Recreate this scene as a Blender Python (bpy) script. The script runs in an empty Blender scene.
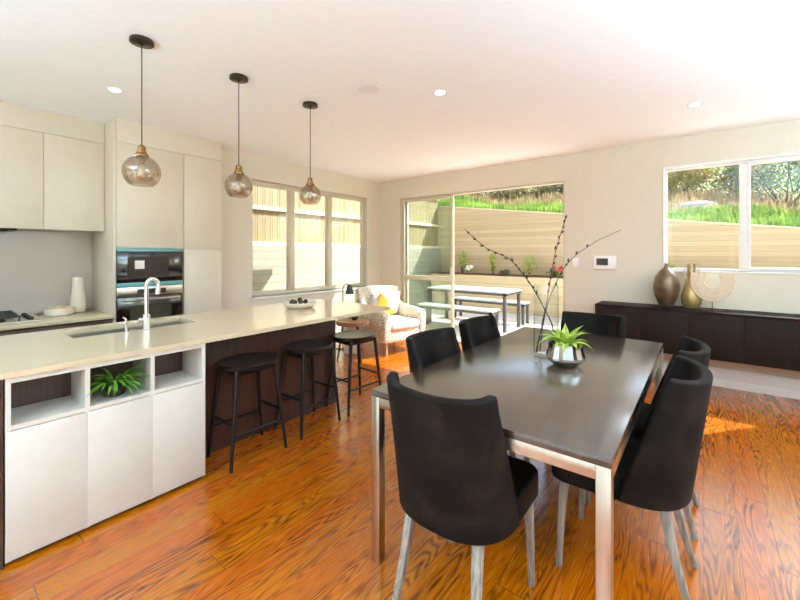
import bpy, bmesh, math, random
from mathutils import Vector, Matrix
random.seed(7)
C = bpy.context.scene.collection
PI = math.pi
def R(d): return math.radians(d)

# ---------------------------------------------------------------- materials
def newmat(name):
    m = bpy.data.materials.new(name); m.use_nodes = True
    nt = m.node_tree; b = nt.nodes['Principled BSDF']
    return m, nt, b
def srgb(r, g, b):
    def f(c):
        c /= 255.0
        return c/12.92 if c <= .04045 else ((c+.055)/1.055)**2.4
    return (f(r), f(g), f(b), 1)
def plain(name, rgb, rough=.5, metal=0, spec=.5, noise=0, nscale=20, bump=0, bscale=200, sheen=0, coat=0, stretch=(1,1,1)):
    m, nt, b = newmat(name)
    N, L = nt.nodes, nt.links
    col = srgb(*rgb)
    b.inputs['Base Color'].default_value = col
    b.inputs['Roughness'].default_value = rough
    b.inputs['Metallic'].default_value = metal
    b.inputs['Specular IOR Level'].default_value = spec
    if sheen: b.inputs['Sheen Weight'].default_value = sheen; b.inputs['Sheen Roughness'].default_value = .4
    if coat: b.inputs['Coat Weight'].default_value = coat; b.inputs['Coat Roughness'].default_value = .15
    tc = N.new('ShaderNodeTexCoord'); mp = N.new('ShaderNodeMapping'); mp.inputs['Scale'].default_value = stretch
    L.new(tc.outputs['Object'], mp.inputs['Vector'])
    nz = N.new('ShaderNodeTexNoise'); nz.inputs['Scale'].default_value = nscale; nz.inputs['Detail'].default_value = 4
    L.new(mp.outputs[0], nz.inputs['Vector'])
    cr = N.new('ShaderNodeValToRGB')
    a = max(noise, .02)
    cr.color_ramp.elements[0].position = .3; cr.color_ramp.elements[1].position = .7
    cr.color_ramp.elements[0].color = (col[0]*(1-a), col[1]*(1-a), col[2]*(1-a), 1)
    cr.color_ramp.elements[1].color = (min(1, col[0]*(1+a)), min(1, col[1]*(1+a)), min(1, col[2]*(1+a)), 1)
    L.new(nz.outputs['Fac'], cr.inputs['Fac']); L.new(cr.outputs[0], b.inputs['Base Color'])
    if bump:
        n2 = N.new('ShaderNodeTexNoise'); n2.inputs['Scale'].default_value = bscale; n2.inputs['Detail'].default_value = 3
        L.new(mp.outputs[0], n2.inputs['Vector'])
        bp = N.new('ShaderNodeBump'); bp.inputs['Strength'].default_value = bump; bp.inputs['Distance'].default_value = .002
        L.new(n2.outputs['Fac'], bp.inputs['Height']); L.new(bp.outputs[0], b.inputs['Normal'])
    return m
def math_n(nt, op, a, b=None, c=None):
    n = nt.nodes.new('ShaderNodeMath'); n.operation = op
    for i, v in enumerate((a, b, c)):
        if v is None: continue
        if isinstance(v, (int, float)): n.inputs[i].default_value = v
        else: nt.links.new(v, n.inputs[i])
    return n.outputs[0]

def mat_floor():
    m, nt, b = newmat('oak_floor'); N, L = nt.nodes, nt.links
    tc = N.new('ShaderNodeTexCoord'); sp = N.new('ShaderNodeSeparateXYZ'); L.new(tc.outputs['Object'], sp.inputs[0])
    x, y = sp.outputs['X'], sp.outputs['Y']
    xs = math_n(nt, 'DIVIDE', x, .135); i = math_n(nt, 'FLOOR', xs); fx = math_n(nt, 'FRACT', xs)
    w1 = N.new('ShaderNodeTexWhiteNoise'); w1.noise_dimensions = '1D'; L.new(i, w1.inputs['W'])
    ys = math_n(nt, 'ADD', math_n(nt, 'DIVIDE', y, 1.5), math_n(nt, 'MULTIPLY', w1.outputs['Value'], 7.3))
    j = math_n(nt, 'FLOOR', ys); fy = math_n(nt, 'FRACT', ys)
    cb = N.new('ShaderNodeCombineXYZ'); L.new(i, cb.inputs[0]); L.new(j, cb.inputs[1])
    w2 = N.new('ShaderNodeTexWhiteNoise'); w2.noise_dimensions = '2D'; L.new(cb.outputs[0], w2.inputs['Vector'])
    rnd = w2.outputs['Value']
    # cathedral grain: isolines of a stretched noise
    cv = N.new('ShaderNodeCombineXYZ')
    L.new(math_n(nt, 'MULTIPLY', x, 8.5), cv.inputs[0]); L.new(math_n(nt, 'MULTIPLY', y, .95), cv.inputs[1]); L.new(math_n(nt, 'MULTIPLY', rnd, 40), cv.inputs[2])
    n1 = N.new('ShaderNodeTexNoise'); n1.inputs['Scale'].default_value = 1; n1.inputs['Detail'].default_value = 2.5; n1.inputs['Roughness'].default_value = .45
    n1.inputs['Distortion'].default_value = .3
    L.new(cv.outputs[0], n1.inputs['Vector'])
    rings = math_n(nt, 'SINE', math_n(nt, 'MULTIPLY', n1.outputs['Fac'], 125.0))
    rings = math_n(nt, 'MULTIPLY_ADD', rings, .5, .5)
    rings = math_n(nt, 'POWER', rings, .55)
    n3 = N.new('ShaderNodeTexNoise'); n3.inputs['Scale'].default_value = .8; n3.inputs['Detail'].default_value = 3; L.new(cv.outputs[0], n3.inputs['Vector'])
    amp = N.new('ShaderNodeMapRange'); amp.inputs[1].default_value = .38; amp.inputs[2].default_value = .62; L.new(n3.outputs['Fac'], amp.inputs[0])
    rings = math_n(nt, 'SUBTRACT', 1.0, math_n(nt, 'MULTIPLY', math_n(nt, 'SUBTRACT', 1.0, rings), math_n(nt, 'MULTIPLY_ADD', amp.outputs[0], .72, .28)))
    # fine pores
    cv2 = N.new('ShaderNodeCombineXYZ')
    L.new(math_n(nt, 'MULTIPLY', x, 260.0), cv2.inputs[0]); L.new(math_n(nt, 'MULTIPLY', y, 9.0), cv2.inputs[1]); L.new(math_n(nt, 'MULTIPLY', rnd, 30), cv2.inputs[2])
    n2 = N.new('ShaderNodeTexNoise'); n2.inputs['Scale'].default_value = 1; n2.inputs['Detail'].default_value = 2; L.new(cv2.outputs[0], n2.inputs['Vector'])
    g = math_n(nt, 'ADD', math_n(nt, 'MULTIPLY', rings, .62), math_n(nt, 'MULTIPLY', n2.outputs['Fac'], .45))
    cr = N.new('ShaderNodeValToRGB'); e = cr.color_ramp.elements
    e[0].position = .15; e[0].color = srgb(74, 34, 12); e[1].position = .85; e[1].color = srgb(178, 100, 42)
    k = e.new(.5); k.color = srgb(136, 70, 25)
    L.new(g, cr.inputs['Fac'])
    hs = N.new('ShaderNodeHueSaturation'); L.new(cr.outputs[0], hs.inputs['Color'])
    L.new(math_n(nt, 'MULTIPLY_ADD', rnd, .14, .92), hs.inputs['Value'])
    hs.inputs['Saturation'].default_value = FLOOR_SAT
    L.new(math_n(nt, 'MULTIPLY_ADD', w1.outputs['Value'], .012, .494), hs.inputs['Hue'])
    gap = math_n(nt, 'MINIMUM', math_n(nt, 'GREATER_THAN', fx, .012), math_n(nt, 'GREATER_THAN', fy, .002))
    mx = N.new('ShaderNodeMixRGB'); mx.inputs[1].default_value = srgb(84, 42, 16); L.new(gap, mx.inputs[0]); L.new(hs.outputs[0], mx.inputs[2])
    L.new(mx.outputs[0], b.inputs['Base Color'])
    b.inputs['Roughness'].default_value = .24
    rr = math_n(nt, 'MULTIPLY_ADD', n2.outputs['Fac'], .16, .17); L.new(rr, b.inputs['Roughness']); b.inputs['Coat Weight'].default_value = .45; b.inputs['Coat Roughness'].default_value = .25; b.inputs['Coat IOR'].default_value = 1.6
    b.inputs['Specular IOR Level'].default_value = .5
    bp = N.new('ShaderNodeBump'); bp.inputs['Strength'].default_value = .15; bp.inputs['Distance'].default_value = .002
    L.new(math_n(nt, 'MULTIPLY', g, gap), bp.inputs['Height']); L.new(bp.outputs[0], b.inputs['Normal'])
    return m
FLOOR_SAT = 1.06

def mat_wood(name, c0, c1, axis='Y', rough=.35, freq=(60, 3), bump=.15, rings=0, spec=.5):
    """fine straight grain running along an axis"""
    m, nt, b = newmat(name); N, L = nt.nodes, nt.links
    tc = N.new('ShaderNodeTexCoord'); mp = N.new('ShaderNodeMapping')
    s = [freq[0]]*3; s['XYZ'.index(axis)] = freq[1]; mp.inputs['Scale'].default_value = s
    L.new(tc.outputs['Object'], mp.inputs[0])
    nz = N.new('ShaderNodeTexNoise'); nz.inputs['Scale'].default_value = 1; nz.inputs['Detail'].default_value = 5; nz.inputs['Distortion'].default_value = .4
    L.new(mp.outputs[0], nz.inputs['Vector'])
    f = nz.outputs['Fac']
    if rings:
        f = math_n(nt, 'MULTIPLY_ADD', math_n(nt, 'SINE', math_n(nt, 'MULTIPLY', f, rings)), .5, .5)
    cr = N.new('ShaderNodeValToRGB'); e = cr.color_ramp.elements
    e[0].position = .3; e[0].color = srgb(*c0); e[1].position = .7; e[1].color = srgb(*c1)
    L.new(f, cr.inputs[0]); L.new(cr.outputs[0], b.inputs['Base Color'])
    b.inputs['Roughness'].default_value = rough; b.inputs['Specular IOR Level'].default_value = spec
    bp = N.new('ShaderNodeBump'); bp.inputs['Strength'].default_value = bump; bp.inputs['Distance'].default_value = .001
    L.new(f, bp.inputs['Height']); L.new(bp.outputs[0], b.inputs['Normal'])
    return m

def mat_boards(name, c0, c1, coord='Z', pitch=.14, gapc=(110, 85, 55), along='X'):
    """timber boards whose joints repeat along one coordinate, knots and grain along another"""
    m, nt, b = newmat(name); N, L = nt.nodes, nt.links
    tc = N.new('ShaderNodeTexCoord'); sp = N.new('ShaderNodeSeparateXYZ'); L.new(tc.outputs['Object'], sp.inputs[0])
    q = math_n(nt, 'DIVIDE', sp.outputs[coord], pitch); i = math_n(nt, 'FLOOR', q); fr = math_n(nt, 'FRACT', q)
    wn = N.new('ShaderNodeTexWhiteNoise'); wn.noise_dimensions = '1D'; L.new(i, wn.inputs['W'])
    mp = N.new('ShaderNodeMapping'); s = [28.0]*3; s['XYZ'.index(along)] = 1.6; mp.inputs['Scale'].default_value = s
    L.new(tc.outputs['Object'], mp.inputs[0])
    nz = N.new('ShaderNodeTexNoise'); nz.inputs['Scale'].default_value = 1; nz.inputs['Detail'].default_value = 4; L.new(mp.outputs[0], nz.inputs['Vector'])
    vz = N.new('ShaderNodeTexVoronoi'); vz.inputs['Scale'].default_value = 2.3; L.new(tc.outputs['Object'], vz.inputs['Vector'])
    knot = math_n(nt, 'LESS_THAN', vz.outputs['Distance'], .06)
    f = math_n(nt, 'ADD', math_n(nt, 'MULTIPLY', nz.outputs['Fac'], .6), math_n(nt, 'MULTIPLY', wn.outputs['Value'], .4))
    f = math_n(nt, 'SUBTRACT', f, math_n(nt, 'MULTIPLY', knot, .35))
    cr = N.new('ShaderNodeValToRGB'); e = cr.color_ramp.elements
    e[0].position = .1; e[0].color = srgb(*c0); e[1].position = .75; e[1].color = srgb(*c1)
    L.new(f, cr.inputs[0])
    mx = N.new('ShaderNodeMixRGB'); mx.inputs[1].default_value = srgb(*gapc); L.new(math_n(nt, 'GREATER_THAN', fr, .06), mx.inputs[0]); L.new(cr.outputs[0], mx.inputs[2])
    L.new(mx.outputs[0], b.inputs['Base Color']); b.inputs['Roughness'].default_value = .7
    return m

def mat_glass(name, tint=(1, 1, 1), refl=.08):
    m = bpy.data.materials.new(name); m.use_nodes = True; nt = m.node_tree; nt.nodes.clear()
    out = nt.nodes.new('ShaderNodeOutputMaterial'); tr = nt.nodes.new('ShaderNodeBsdfTransparent'); tr.inputs[0].default_value = (*tint, 1)
    gl = nt.nodes.new('ShaderNodeBsdfGlossy'); gl.inputs['Roughness'].default_value = .02
    fz = nt.nodes.new('ShaderNodeLayerWeight'); fz.inputs[0].default_value = .5
    mx = nt.nodes.new('ShaderNodeMixShader')
    f = math_n(nt, 'MULTIPLY_ADD', math_n(nt, 'POWER', fz.outputs['Facing'], 4.0), .6, refl)
    nt.links.new(f, mx.inputs[0]); nt.links.new(tr.outputs[0], mx.inputs[1]); nt.links.new(gl.outputs[0], mx.inputs[2])
    nt.links.new(mx.outputs[0], out.inputs[0])
    return m
def mat_emit(name, rgb, s):
    m = bpy.data.materials.new(name); m.use_nodes = True; nt = m.node_tree; nt.nodes.clear()
    out = nt.nodes.new('ShaderNodeOutputMaterial'); e = nt.nodes.new('ShaderNodeEmission'); e.inputs[0].default_value = srgb(*rgb); e.inputs[1].default_value = s
    nt.links.new(e.outputs[0], out.inputs[0]); return m
def mat_leaf(name, c0, c1, scale=6, transl=.25):
    m, nt, b = newmat(name); N, L = nt.nodes, nt.links
    tc = N.new('ShaderNodeTexCoord'); nz = N.new('ShaderNodeTexNoise'); nz.inputs['Scale'].default_value = scale; nz.inputs['Detail'].default_value = 3
    L.new(tc.outputs['Object'], nz.inputs['Vector'])
    cr = N.new('ShaderNodeValToRGB'); e = cr.color_ramp.elements
    e[0].position = .35; e[0].color = srgb(*c0); e[1].position = .65; e[1].color = srgb(*c1)
    L.new(nz.outputs['Fac'], cr.inputs[0]); L.new(cr.outputs[0], b.inputs['Base Color']); b.inputs['Roughness'].default_value = .45
    t = N.new('ShaderNodeBsdfTranslucent'); L.new(cr.outputs[0], t.inputs[0])
    mx = N.new('ShaderNodeMixShader'); mx.inputs[0].default_value = transl
    L.new(b.outputs[0], mx.inputs[1]); L.new(t.outputs[0], mx.inputs[2]); L.new(mx.outputs[0], N['Material Output'].inputs[0])
    return m
def mat_pattern(name, c0, c1, scale=28):
    m, nt, b = newmat(name); N, L = nt.nodes, nt.links
    tc = N.new('ShaderNodeTexCoord'); v = N.new('ShaderNodeTexVoronoi'); v.feature = 'DISTANCE_TO_EDGE'; v.inputs['Scale'].default_value = scale
    L.new(tc.outputs['Object'], v.inputs['Vector'])
    f = math_n(nt, 'GREATER_THAN', v.outputs['Distance'], .09)
    mx = N.new('ShaderNodeMixRGB'); mx.inputs[1].default_value = srgb(*c0); mx.inputs[2].default_value = srgb(*c1); L.new(f, mx.inputs[0])
    L.new(mx.outputs[0], b.inputs['Base Color']); b.inputs['Roughness'].default_value = .9
    return m
def mat_cushion(name):
    """white cloth with mustard triangles"""
    m, nt, b = newmat(name); N, L = nt.nodes, nt.links
    tc = N.new('ShaderNodeTexCoord'); sp = N.new('ShaderNodeSeparateXYZ'); L.new(tc.outputs['Object'], sp.inputs[0])
    a = math_n(nt, 'ABSOLUTE', math_n(nt, 'ADD', sp.outputs['X'], .03))
    t = math_n(nt, 'LESS_THAN', math_n(nt, 'ADD', math_n(nt, 'MULTIPLY', sp.outputs['X'], 1.2), sp.outputs['Z']), .17)
    u = math_n(nt, 'GREATER_THAN', math_n(nt, 'SUBTRACT', math_n(nt, 'MULTIPLY', sp.outputs['X'], 1.3), sp.outputs['Z']), -.35)
    f = math_n(nt, 'MULTIPLY', t, math_n(nt, 'MAXIMUM', math_n(nt, 'LESS_THAN', sp.outputs['Z'], .13), math_n(nt, 'GREATER_THAN', a, .04)))
    mx = N.new('ShaderNodeMixRGB'); mx.inputs[1].default_value = srgb(240, 238, 230); mx.inputs[2].default_value = srgb(222, 178, 60); L.new(f, mx.inputs[0])
    L.new(mx.outputs[0], b.inputs['Base Color']); b.inputs['Roughness'].default_value = .9
    return m
def mat_velvet():
    m, nt, b = newmat('black_velvet'); N, L = nt.nodes, nt.links
    tc = N.new('ShaderNodeTexCoord'); nz = N.new('ShaderNodeTexNoise'); nz.inputs['Scale'].default_value = 9; nz.inputs['Detail'].default_value = 6; nz.inputs['Distortion'].default_value = .4
    L.new(tc.outputs['Object'], nz.inputs['Vector'])
    cr = N.new('ShaderNodeValToRGB'); e = cr.color_ramp.elements
    e[0].position = .42; e[0].color = srgb(14, 9, 7); e[1].position = .72; e[1].color = srgb(37, 28, 24)
    L.new(nz.outputs['Fac'], cr.inputs[0]); L.new(cr.outputs[0], b.inputs['Base Color'])
    b.inputs['Roughness'].default_value = .75; b.inputs['Sheen Weight'].default_value = .035; b.inputs['Sheen Roughness'].default_value = .3
    b.inputs['Sheen Tint'].default_value = srgb(190, 175, 165); b.inputs['Specular IOR Level'].default_value = .15
    return m

M = {}
M['floor'] = mat_floor()
M['wall'] = plain('cream_paint', (219, 210, 192), .75, noise=.01, bump=.05)
M['ceiling'] = plain('ceiling_paint', (250, 250, 250), .8, noise=.01)
M['trim'] = plain('white_trim', (248, 246, 242), .4)
M['alu'] = plain('champagne_aluminium', (206, 196, 174), .4, metal=.25)
M['alu_white'] = plain('white_aluminium', (236, 233, 228), .4)
M['cab'] = plain('cream_lacquer', (214, 202, 182), .32, noise=.01)
M['cab_white'] = plain('white_lacquer', (212, 208, 198), .3, noise=.01)
M['quartz'] = plain('cream_quartz', (204, 187, 156), .12, noise=.03, nscale=120)
M['splash'] = plain('grey_glass_splashback', (190, 178, 166), .15, noise=.01)
M['walnut'] = mat_wood('dark_brown_veneer', (52, 31, 22), (80, 50, 37), 'Z', .35, (70, 4))
M['walnut_y'] = mat_wood('dark_brown_veneer_drawer', (64, 37, 26), (92, 58, 43), 'Y', .55, (70, 4))
M['sidewood'] = mat_wood('black_brown_oak', (22, 13, 9), (36, 23, 17), 'Z', .6, (60, 4), spec=.15)
M['tabletop'] = mat_wood('black_ash', (18, 13, 9), (74, 58, 44), 'Y', .24, (90, 5), bump=.4, spec=.7)
_b = M['tabletop'].node_tree.nodes['Principled BSDF']; _b.inputs['IOR'].default_value = 1.6; _b.inputs['Coat Weight'].default_value = .7; _b.inputs['Coat Roughness'].default_value = .2; _b.inputs['Coat IOR'].default_value = 1.6
M['stoolwood'] = mat_wood('black_stained_wood', (10, 7, 5), (24, 17, 13), 'Z', .28, (60, 6), spec=.4)
M['legwood'] = mat_wood('grey_washed_oak', (108, 100, 90), (170, 160, 146), 'Z', .6, (90, 7))
M['sidetable'] = mat_wood('brown_oak', (120, 82, 52), (168, 124, 84), 'X', .45, (40, 5))
M['palelog'] = mat_wood('beech_leg', (150, 112, 76), (186, 148, 108), 'Z', .5, (40, 5))
M['steel'] = plain('brushed_steel', (205, 196, 180), .28, metal=1, noise=.03, nscale=60, stretch=(1, 1, .05))
M['chrome'] = plain('chrome', (232, 230, 226), .08, metal=1)
M['sinksteel'] = plain('sink_steel', (190, 184, 172), .3, metal=.9)
M['black'] = plain('black_metal', (18, 17, 16), .4)
M['blackglass'] = plain('oven_black_glass', (26, 20, 16), .08, noise=.05, coat=.6)
M['teal'] = plain('teal_protective_film', (100, 158, 160), .3)
M['paper'] = plain('white_sticker', (235, 232, 225), .6)
M['display'] = plain('dark_display', (45, 38, 34), .15)
M['velvet'] = mat_velvet()
M['brass'] = plain('aged_brass', (128, 94, 52), .3, metal=1, noise=.12, nscale=40)
M['bronze_dark'] = plain('dark_bronze', (66, 54, 40), .38, metal=.7, noise=.2, nscale=30)
M['bronze'] = plain('bronze_glaze', (112, 92, 72), .3, metal=.6, noise=.3, nscale=9, stretch=(1, 1, 3), bump=.3, bscale=60)
M['goldvase'] = plain('gold_glaze', (172, 146, 92), .25, metal=.5, noise=.18, nscale=12)
M['cord'] = plain('brown_fabric_cord', (72, 50, 38), .8)
M['ceramic'] = plain('white_ceramic', (226, 216, 198), .5, noise=.02)
M['egg'] = plain('beige_shell', (214, 178, 140), .55, noise=.12, nscale=30)
M['glass'] = mat_glass('window_glass', (.97, .98, .97), .03)
M['glass_green'] = mat_glass('door_glass', (.91, .95, .91), .06)
M['vaseglass'] = mat_glass('vase_glass', (.965, .97, .965), .05)
M['smoke'] = mat_glass('smoked_globe_glass', (.84, .79, .72), .12)
M['bulb'] = plain('bulb_glass', (230, 220, 200), .1, metal=.2)
M['led'] = mat_emit('downlight_led', (255, 250, 240), 12)
M['fern'] = mat_leaf('fern_green', (62, 112, 34), (124, 172, 60), 30)
M['lime'] = mat_leaf('lime_leaf', (128, 158, 48), (178, 200, 84), 30, .3)
M['twig'] = plain('brown_twig', (62, 38, 30), .7, noise=.2, nscale=80)
M['silver'] = plain('silver_glaze', (206, 200, 190), .1, metal=1)
M['darkpot'] = plain('dark_brown_pot', (38, 28, 24), .4, noise=.1)
M['darkfood'] = plain('dark_seed_pods', (58, 42, 30), .6, noise=.3, nscale=60)
M['sculpt'] = plain('pale_pink_beige_wood', (220, 202, 176), .6, noise=.08, nscale=40)
M['fabric'] = mat_pattern('taupe_lattice_fabric', (228, 218, 200), (176, 160, 138), 26)
M['seatcloth'] = plain('white_seat_cloth', (238, 232, 224), .9, noise=.03, nscale=30)
M['greystripe'] = plain('grey_cushion_cloth', (150, 142, 132), .9, noise=.1)
M['cushion'] = mat_cushion('mustard_triangle_cloth')
M['wallboards'] = mat_boards('retaining_boards', (180, 153, 114), (204, 180, 142), 'Z', .1, (164, 137, 100), 'X')
M['sideboards'] = mat_boards('side_retaining_boards', (142, 135, 118), (158, 151, 132), 'Z', .14, (116, 106, 86), 'Y')
M['fenceboards'] = mat_boards('fence_boards', (128, 111, 76), (164, 144, 106), 'Y', .15, (88, 70, 44), 'Z')
M['railwood'] = mat_wood('pale_pine', (214, 194, 158), (236, 220, 188), 'Y', .7, (30, 3))
M['deck'] = mat_boards('pale_deck', (200, 192, 178), (222, 216, 204), 'Y', .14, (140, 128, 110), 'X')
M['planterwall'] = mat_boards('planter_boards', (198, 176, 134), (220, 200, 160), 'Z', .2, (182, 158, 116), 'X')
M['soil'] = plain('bark_mulch', (112, 68, 46), .95, noise=.4, nscale=60, bump=.6, bscale=60)
M['hill'] = None
M['greybench'] = plain('weathered_grey_slats', (170, 174, 176), .6, noise=.06)
M['benchmetal'] = plain('graphite_metal', (70, 66, 62), .5)
M['rock'] = plain('grey_blue_rock', (170, 176, 180), .9, noise=.2, nscale=5)
M['grassblade'] = mat_leaf('bright_grass', (96, 134, 44), (160, 184, 84), 1.5, .35)
M['drygrass'] = mat_leaf('dry_grass', (150, 124, 84), (196, 170, 124), 1.5, .3)
M['bush_gold'] = mat_leaf('gold_green_shrub', (118, 108, 44), (200, 178, 96), 1.2, .25)
M['bush_grey'] = mat_leaf('grey_green_shrub', (104, 118, 86), (182, 194, 160), 1.4, .25)
M['bush_dark'] = mat_leaf('dark_green_shrub', (78, 78, 42), (146, 134, 88), 1.4, .25)
M['bush_lime'] = mat_leaf('young_green_leaf', (126, 150, 48), (196, 208, 96), 9, .35)
M['redflower'] = plain('red_petals', (206, 44, 52), .6)
M['whiteflower'] = plain('white_petals', (240, 236, 226), .6)

def mat_hill():
    m, nt, b = newmat('grassy_bank'); N, L = nt.nodes, nt.links
    tc = N.new('ShaderNodeTexCoord')
    nz = N.new('ShaderNodeTexNoise'); nz.inputs['Scale'].default_value = .6; nz.inputs['Detail'].default_value = 8; L.new(tc.outputs['Object'], nz.inputs['Vector'])
    cr = N.new('ShaderNodeValToRGB'); e = cr.color_ramp.elements
    e[0].position = .4; e[0].color = srgb(98, 140, 48); e[1].position = .62; e[1].color = srgb(168, 146, 100)
    L.new(nz.outputs['Fac'], cr.inputs[0]); L.new(cr.outputs[0], b.inputs['Base Color']); b.inputs['Roughness'].default_value = .95
    return m
M['hill'] = mat_hill()

# ---------------------------------------------------------------- mesh helpers
def parent_loc(p):
    v = Vector((0, 0, 0))
    while p is not None: v += p.location; p = p.parent
    return v
class MB:
    def __init__(s): s.v = []; s.f = []
    def add(s, vs, fs):
        n = len(s.v); s.v += [tuple(p) for p in vs]; s.f += [tuple(i+n for i in f) for f in fs]; return s
    def box(s, x0, x1, y0, y1, z0, z1):
        return s.add([(x0,y0,z0),(x1,y0,z0),(x1,y1,z0),(x0,y1,z0),(x0,y0,z1),(x1,y0,z1),(x1,y1,z1),(x0,y1,z1)],
                     [(0,3,2,1),(4,5,6,7),(0,1,5,4),(1,2,6,5),(2,3,7,6),(3,0,4,7)])
    def tube(s, pts, rad, n=12, caps=True, sq=False):
        pts = [Vector(p) for p in pts]
        if isinstance(rad, (int, float)): rad = [rad]*len(pts)
        vs = []; fs = []; prev = None
        for k, p in enumerate(pts):
            a = pts[max(k-1, 0)]; b = pts[min(k+1, len(pts)-1)]; t = (b-a).normalized()
            if prev is None:
                ref = Vector((0, 0, 1)) if abs(t.z) < .9 else Vector((1, 0, 0))
                u = t.cross(ref).normalized()
            else:
                u = (prev - t*prev.dot(t)).normalized()
            w = t.cross(u); prev = u
            for i in range(n):
                a_ = 2*PI*i/n + (PI/4 if sq else 0)
                vs.append(p + (u*math.cos(a_)+w*math.sin(a_))*rad[k])
        for k in range(len(pts)-1):
            for i in range(n):
                j = (i+1) % n; fs.append((k*n+i, k*n+j, (k+1)*n+j, (k+1)*n+i))
        if caps:
            fs.append(tuple(range(n-1, -1, -1))); fs.append(tuple((len(pts)-1)*n+i for i in range(n)))
        return s.add(vs, fs)
    def lathe(s, prof, c=(0, 0, 0), n=40, sx=1, sy=1, cap0=True, cap1=True):
        vs = []; fs = []
        for r, z in prof:
            for i in range(n):
                a = 2*PI*i/n; vs.append((c[0]+r*math.cos(a)*sx, c[1]+r*math.sin(a)*sy, c[2]+z))
        for k in range(len(prof)-1):
            for i in range(n):
                j = (i+1) % n; fs.append((k*n+i, k*n+j, (k+1)*n+j, (k+1)*n+i))
        if cap0: fs.append(tuple(range(n-1, -1, -1)))
        if cap1: fs.append(tuple((len(prof)-1)*n+i for i in range(n)))
        return s.add(vs, fs)
    def prism(s, poly, z0, z1):
        n = len(poly)
        vs = [(x, y, z0) for x, y in poly]+[(x, y, z1) for x, y in poly]
        fs = [tuple(range(n-1, -1, -1)), tuple(range(n, 2*n))]+[(i, (i+1) % n, n+(i+1) % n, n+i) for i in range(n)]
        return s.add(vs, fs)
    def grid(s, fn, nu, nv):
        vs = [fn(i/nu, j/nv) for j in range(nv+1) for i in range(nu+1)]
        fs = [(j*(nu+1)+i, j*(nu+1)+i+1, (j+1)*(nu+1)+i+1, (j+1)*(nu+1)+i) for j in range(nv) for i in range(nu)]
        return s.add(vs, fs)
    def sphere(s, c, r, n=14, m=8, sz=1):
        prof = [(r*math.sin(PI*k/m)+1e-5, -r*math.cos(PI*k/m)*sz) for k in range(m+1)]
        return s.lathe(prof, c, n)
    def xf(s, mat): s.v = [tuple(mat @ Vector(p)) for p in s.v]; return s
    def build(s, name, mat, parent=None, bevel=0, seg=2, subsurf=0, solid=0, smooth=True, world=True, ang=35, fix=True, offset=0):
        me = bpy.data.meshes.new(name)
        o = Vector((0, 0, 0))
        if parent is not None and world: o = parent_loc(parent)
        me.from_pydata([(p[0]-o.x, p[1]-o.y, p[2]-o.z) for p in s.v], [], s.f)
        me.materials.append(mat)
        if fix:
            bm = bmesh.new(); bm.from_mesh(me); bmesh.ops.recalc_face_normals(bm, faces=bm.faces)
            if bevel:
                es = [e for e in bm.edges if len(e.link_faces) == 2 and e.calc_face_angle(0) > R(35)]
                bmesh.ops.bevel(bm, geom=es, offset=bevel, segments=seg, profile=.5, affect='EDGES', clamp_overlap=True)
            bm.to_mesh(me); bm.free()
        if smooth:
            me.shade_smooth(); me.set_sharp_from_angle(angle=R(ang))
        ob = bpy.data.objects.new(name, me); C.objects.link(ob)
        if parent is not None: ob.parent = parent
        if solid:
            md = ob.modifiers.new('solid', 'SOLIDIFY'); md.thickness = solid; md.offset = offset
        if subsurf:
            md = ob.modifiers.new('sub', 'SUBSURF'); md.levels = subsurf; md.render_levels = subsurf
        return ob
def box(*a): return MB().box(*a)
def tag(o, label=None, cat=None, group=None, kind=None):
    if label: o['label'] = label
    if cat: o['category'] = cat
    if group: o['group'] = group
    if kind: o['kind'] = kind
    return o
def thing(name, label, cat, loc=(0, 0, 0), rotz=0, group=None):
    o = bpy.data.objects.new(name, None); C.objects.link(o); o.location = loc; o.rotation_euler = (0, 0, rotz); o.empty_display_size = .1
    return tag(o, label, cat, group)
def one(name, mb, mat, label, cat, group=None, **k):
    o = mb.build(name, mat, **k); return tag(o, label, cat, group)
def struct(name, mb, mat, label=None, **k):
    o = mb.build(name, mat, **k); o['kind'] = 'structure'
    if label: o['label'] = label
    return o
def copy_tree(o, parent=None, label=None):
    c = o.copy(); C.objects.link(c); c.parent = parent
    if label: c['label'] = label
    for ch in list(o.children): copy_tree(ch, c)
    return c
def rrect(x0, x1, y0, y1, r, n=6):
    p = []
    for cx, cy, a0 in ((x1-r, y1-r, 0), (x0+r, y1-r, 90), (x0+r, y0+r, 180), (x1-r, y0+r, 270)):
        for i in range(n+1):
            a = R(a0+90*i/n); p.append((cx+r*math.cos(a), cy+r*math.sin(a)))
    return p

# ---------------------------------------------------------------- room shell
CH = 2.62; XL = -4.49; YB = 5.13; XR = 2.3; YF = -2.8; XK = -4.97; FT = .14
def wall_x(xa, xb, y0, y1, z0, z1, holes):   # wall spanning Y, thickness xa..xb ; holes (y0,y1,z0,z1)
    mb = MB(); cur = y0
    for h in sorted(holes):
        mb.box(xa, xb, cur, h[0], z0, z1)
        if h[2] > z0: mb.box(xa, xb, h[0], h[1], z0, h[2])
        mb.box(xa, xb, h[0], h[1], h[3], z1); cur = h[1]
    return mb.box(xa, xb, cur, y1, z0, z1)
def wall_y(ya, yb, x0, x1, z0, z1, holes):
    mb = MB(); cur = x0
    for h in sorted(holes):
        mb.box(cur, h[0], ya, yb, z0, z1)
        if h[2] > z0: mb.box(h[0], h[1], ya, yb, z0, h[2])
        mb.box(h[0], h[1], ya, yb, h[3], z1); cur = h[1]
    return mb.box(cur, x1, ya, yb, z0, z1)
struct('floor', box(XK-.1, XR+.1, YF-.1, YB+FT, -.1, 0), M['floor'], smooth=False)
struct('ceiling', box(XK-.1, XR+.1, YF-.1, YB+FT, CH, CH+.1), M['ceiling'], smooth=False)
LW = (2.66, 4.79, .80, 2.31)         # left window (y0,y1,z0,z1)
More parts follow.
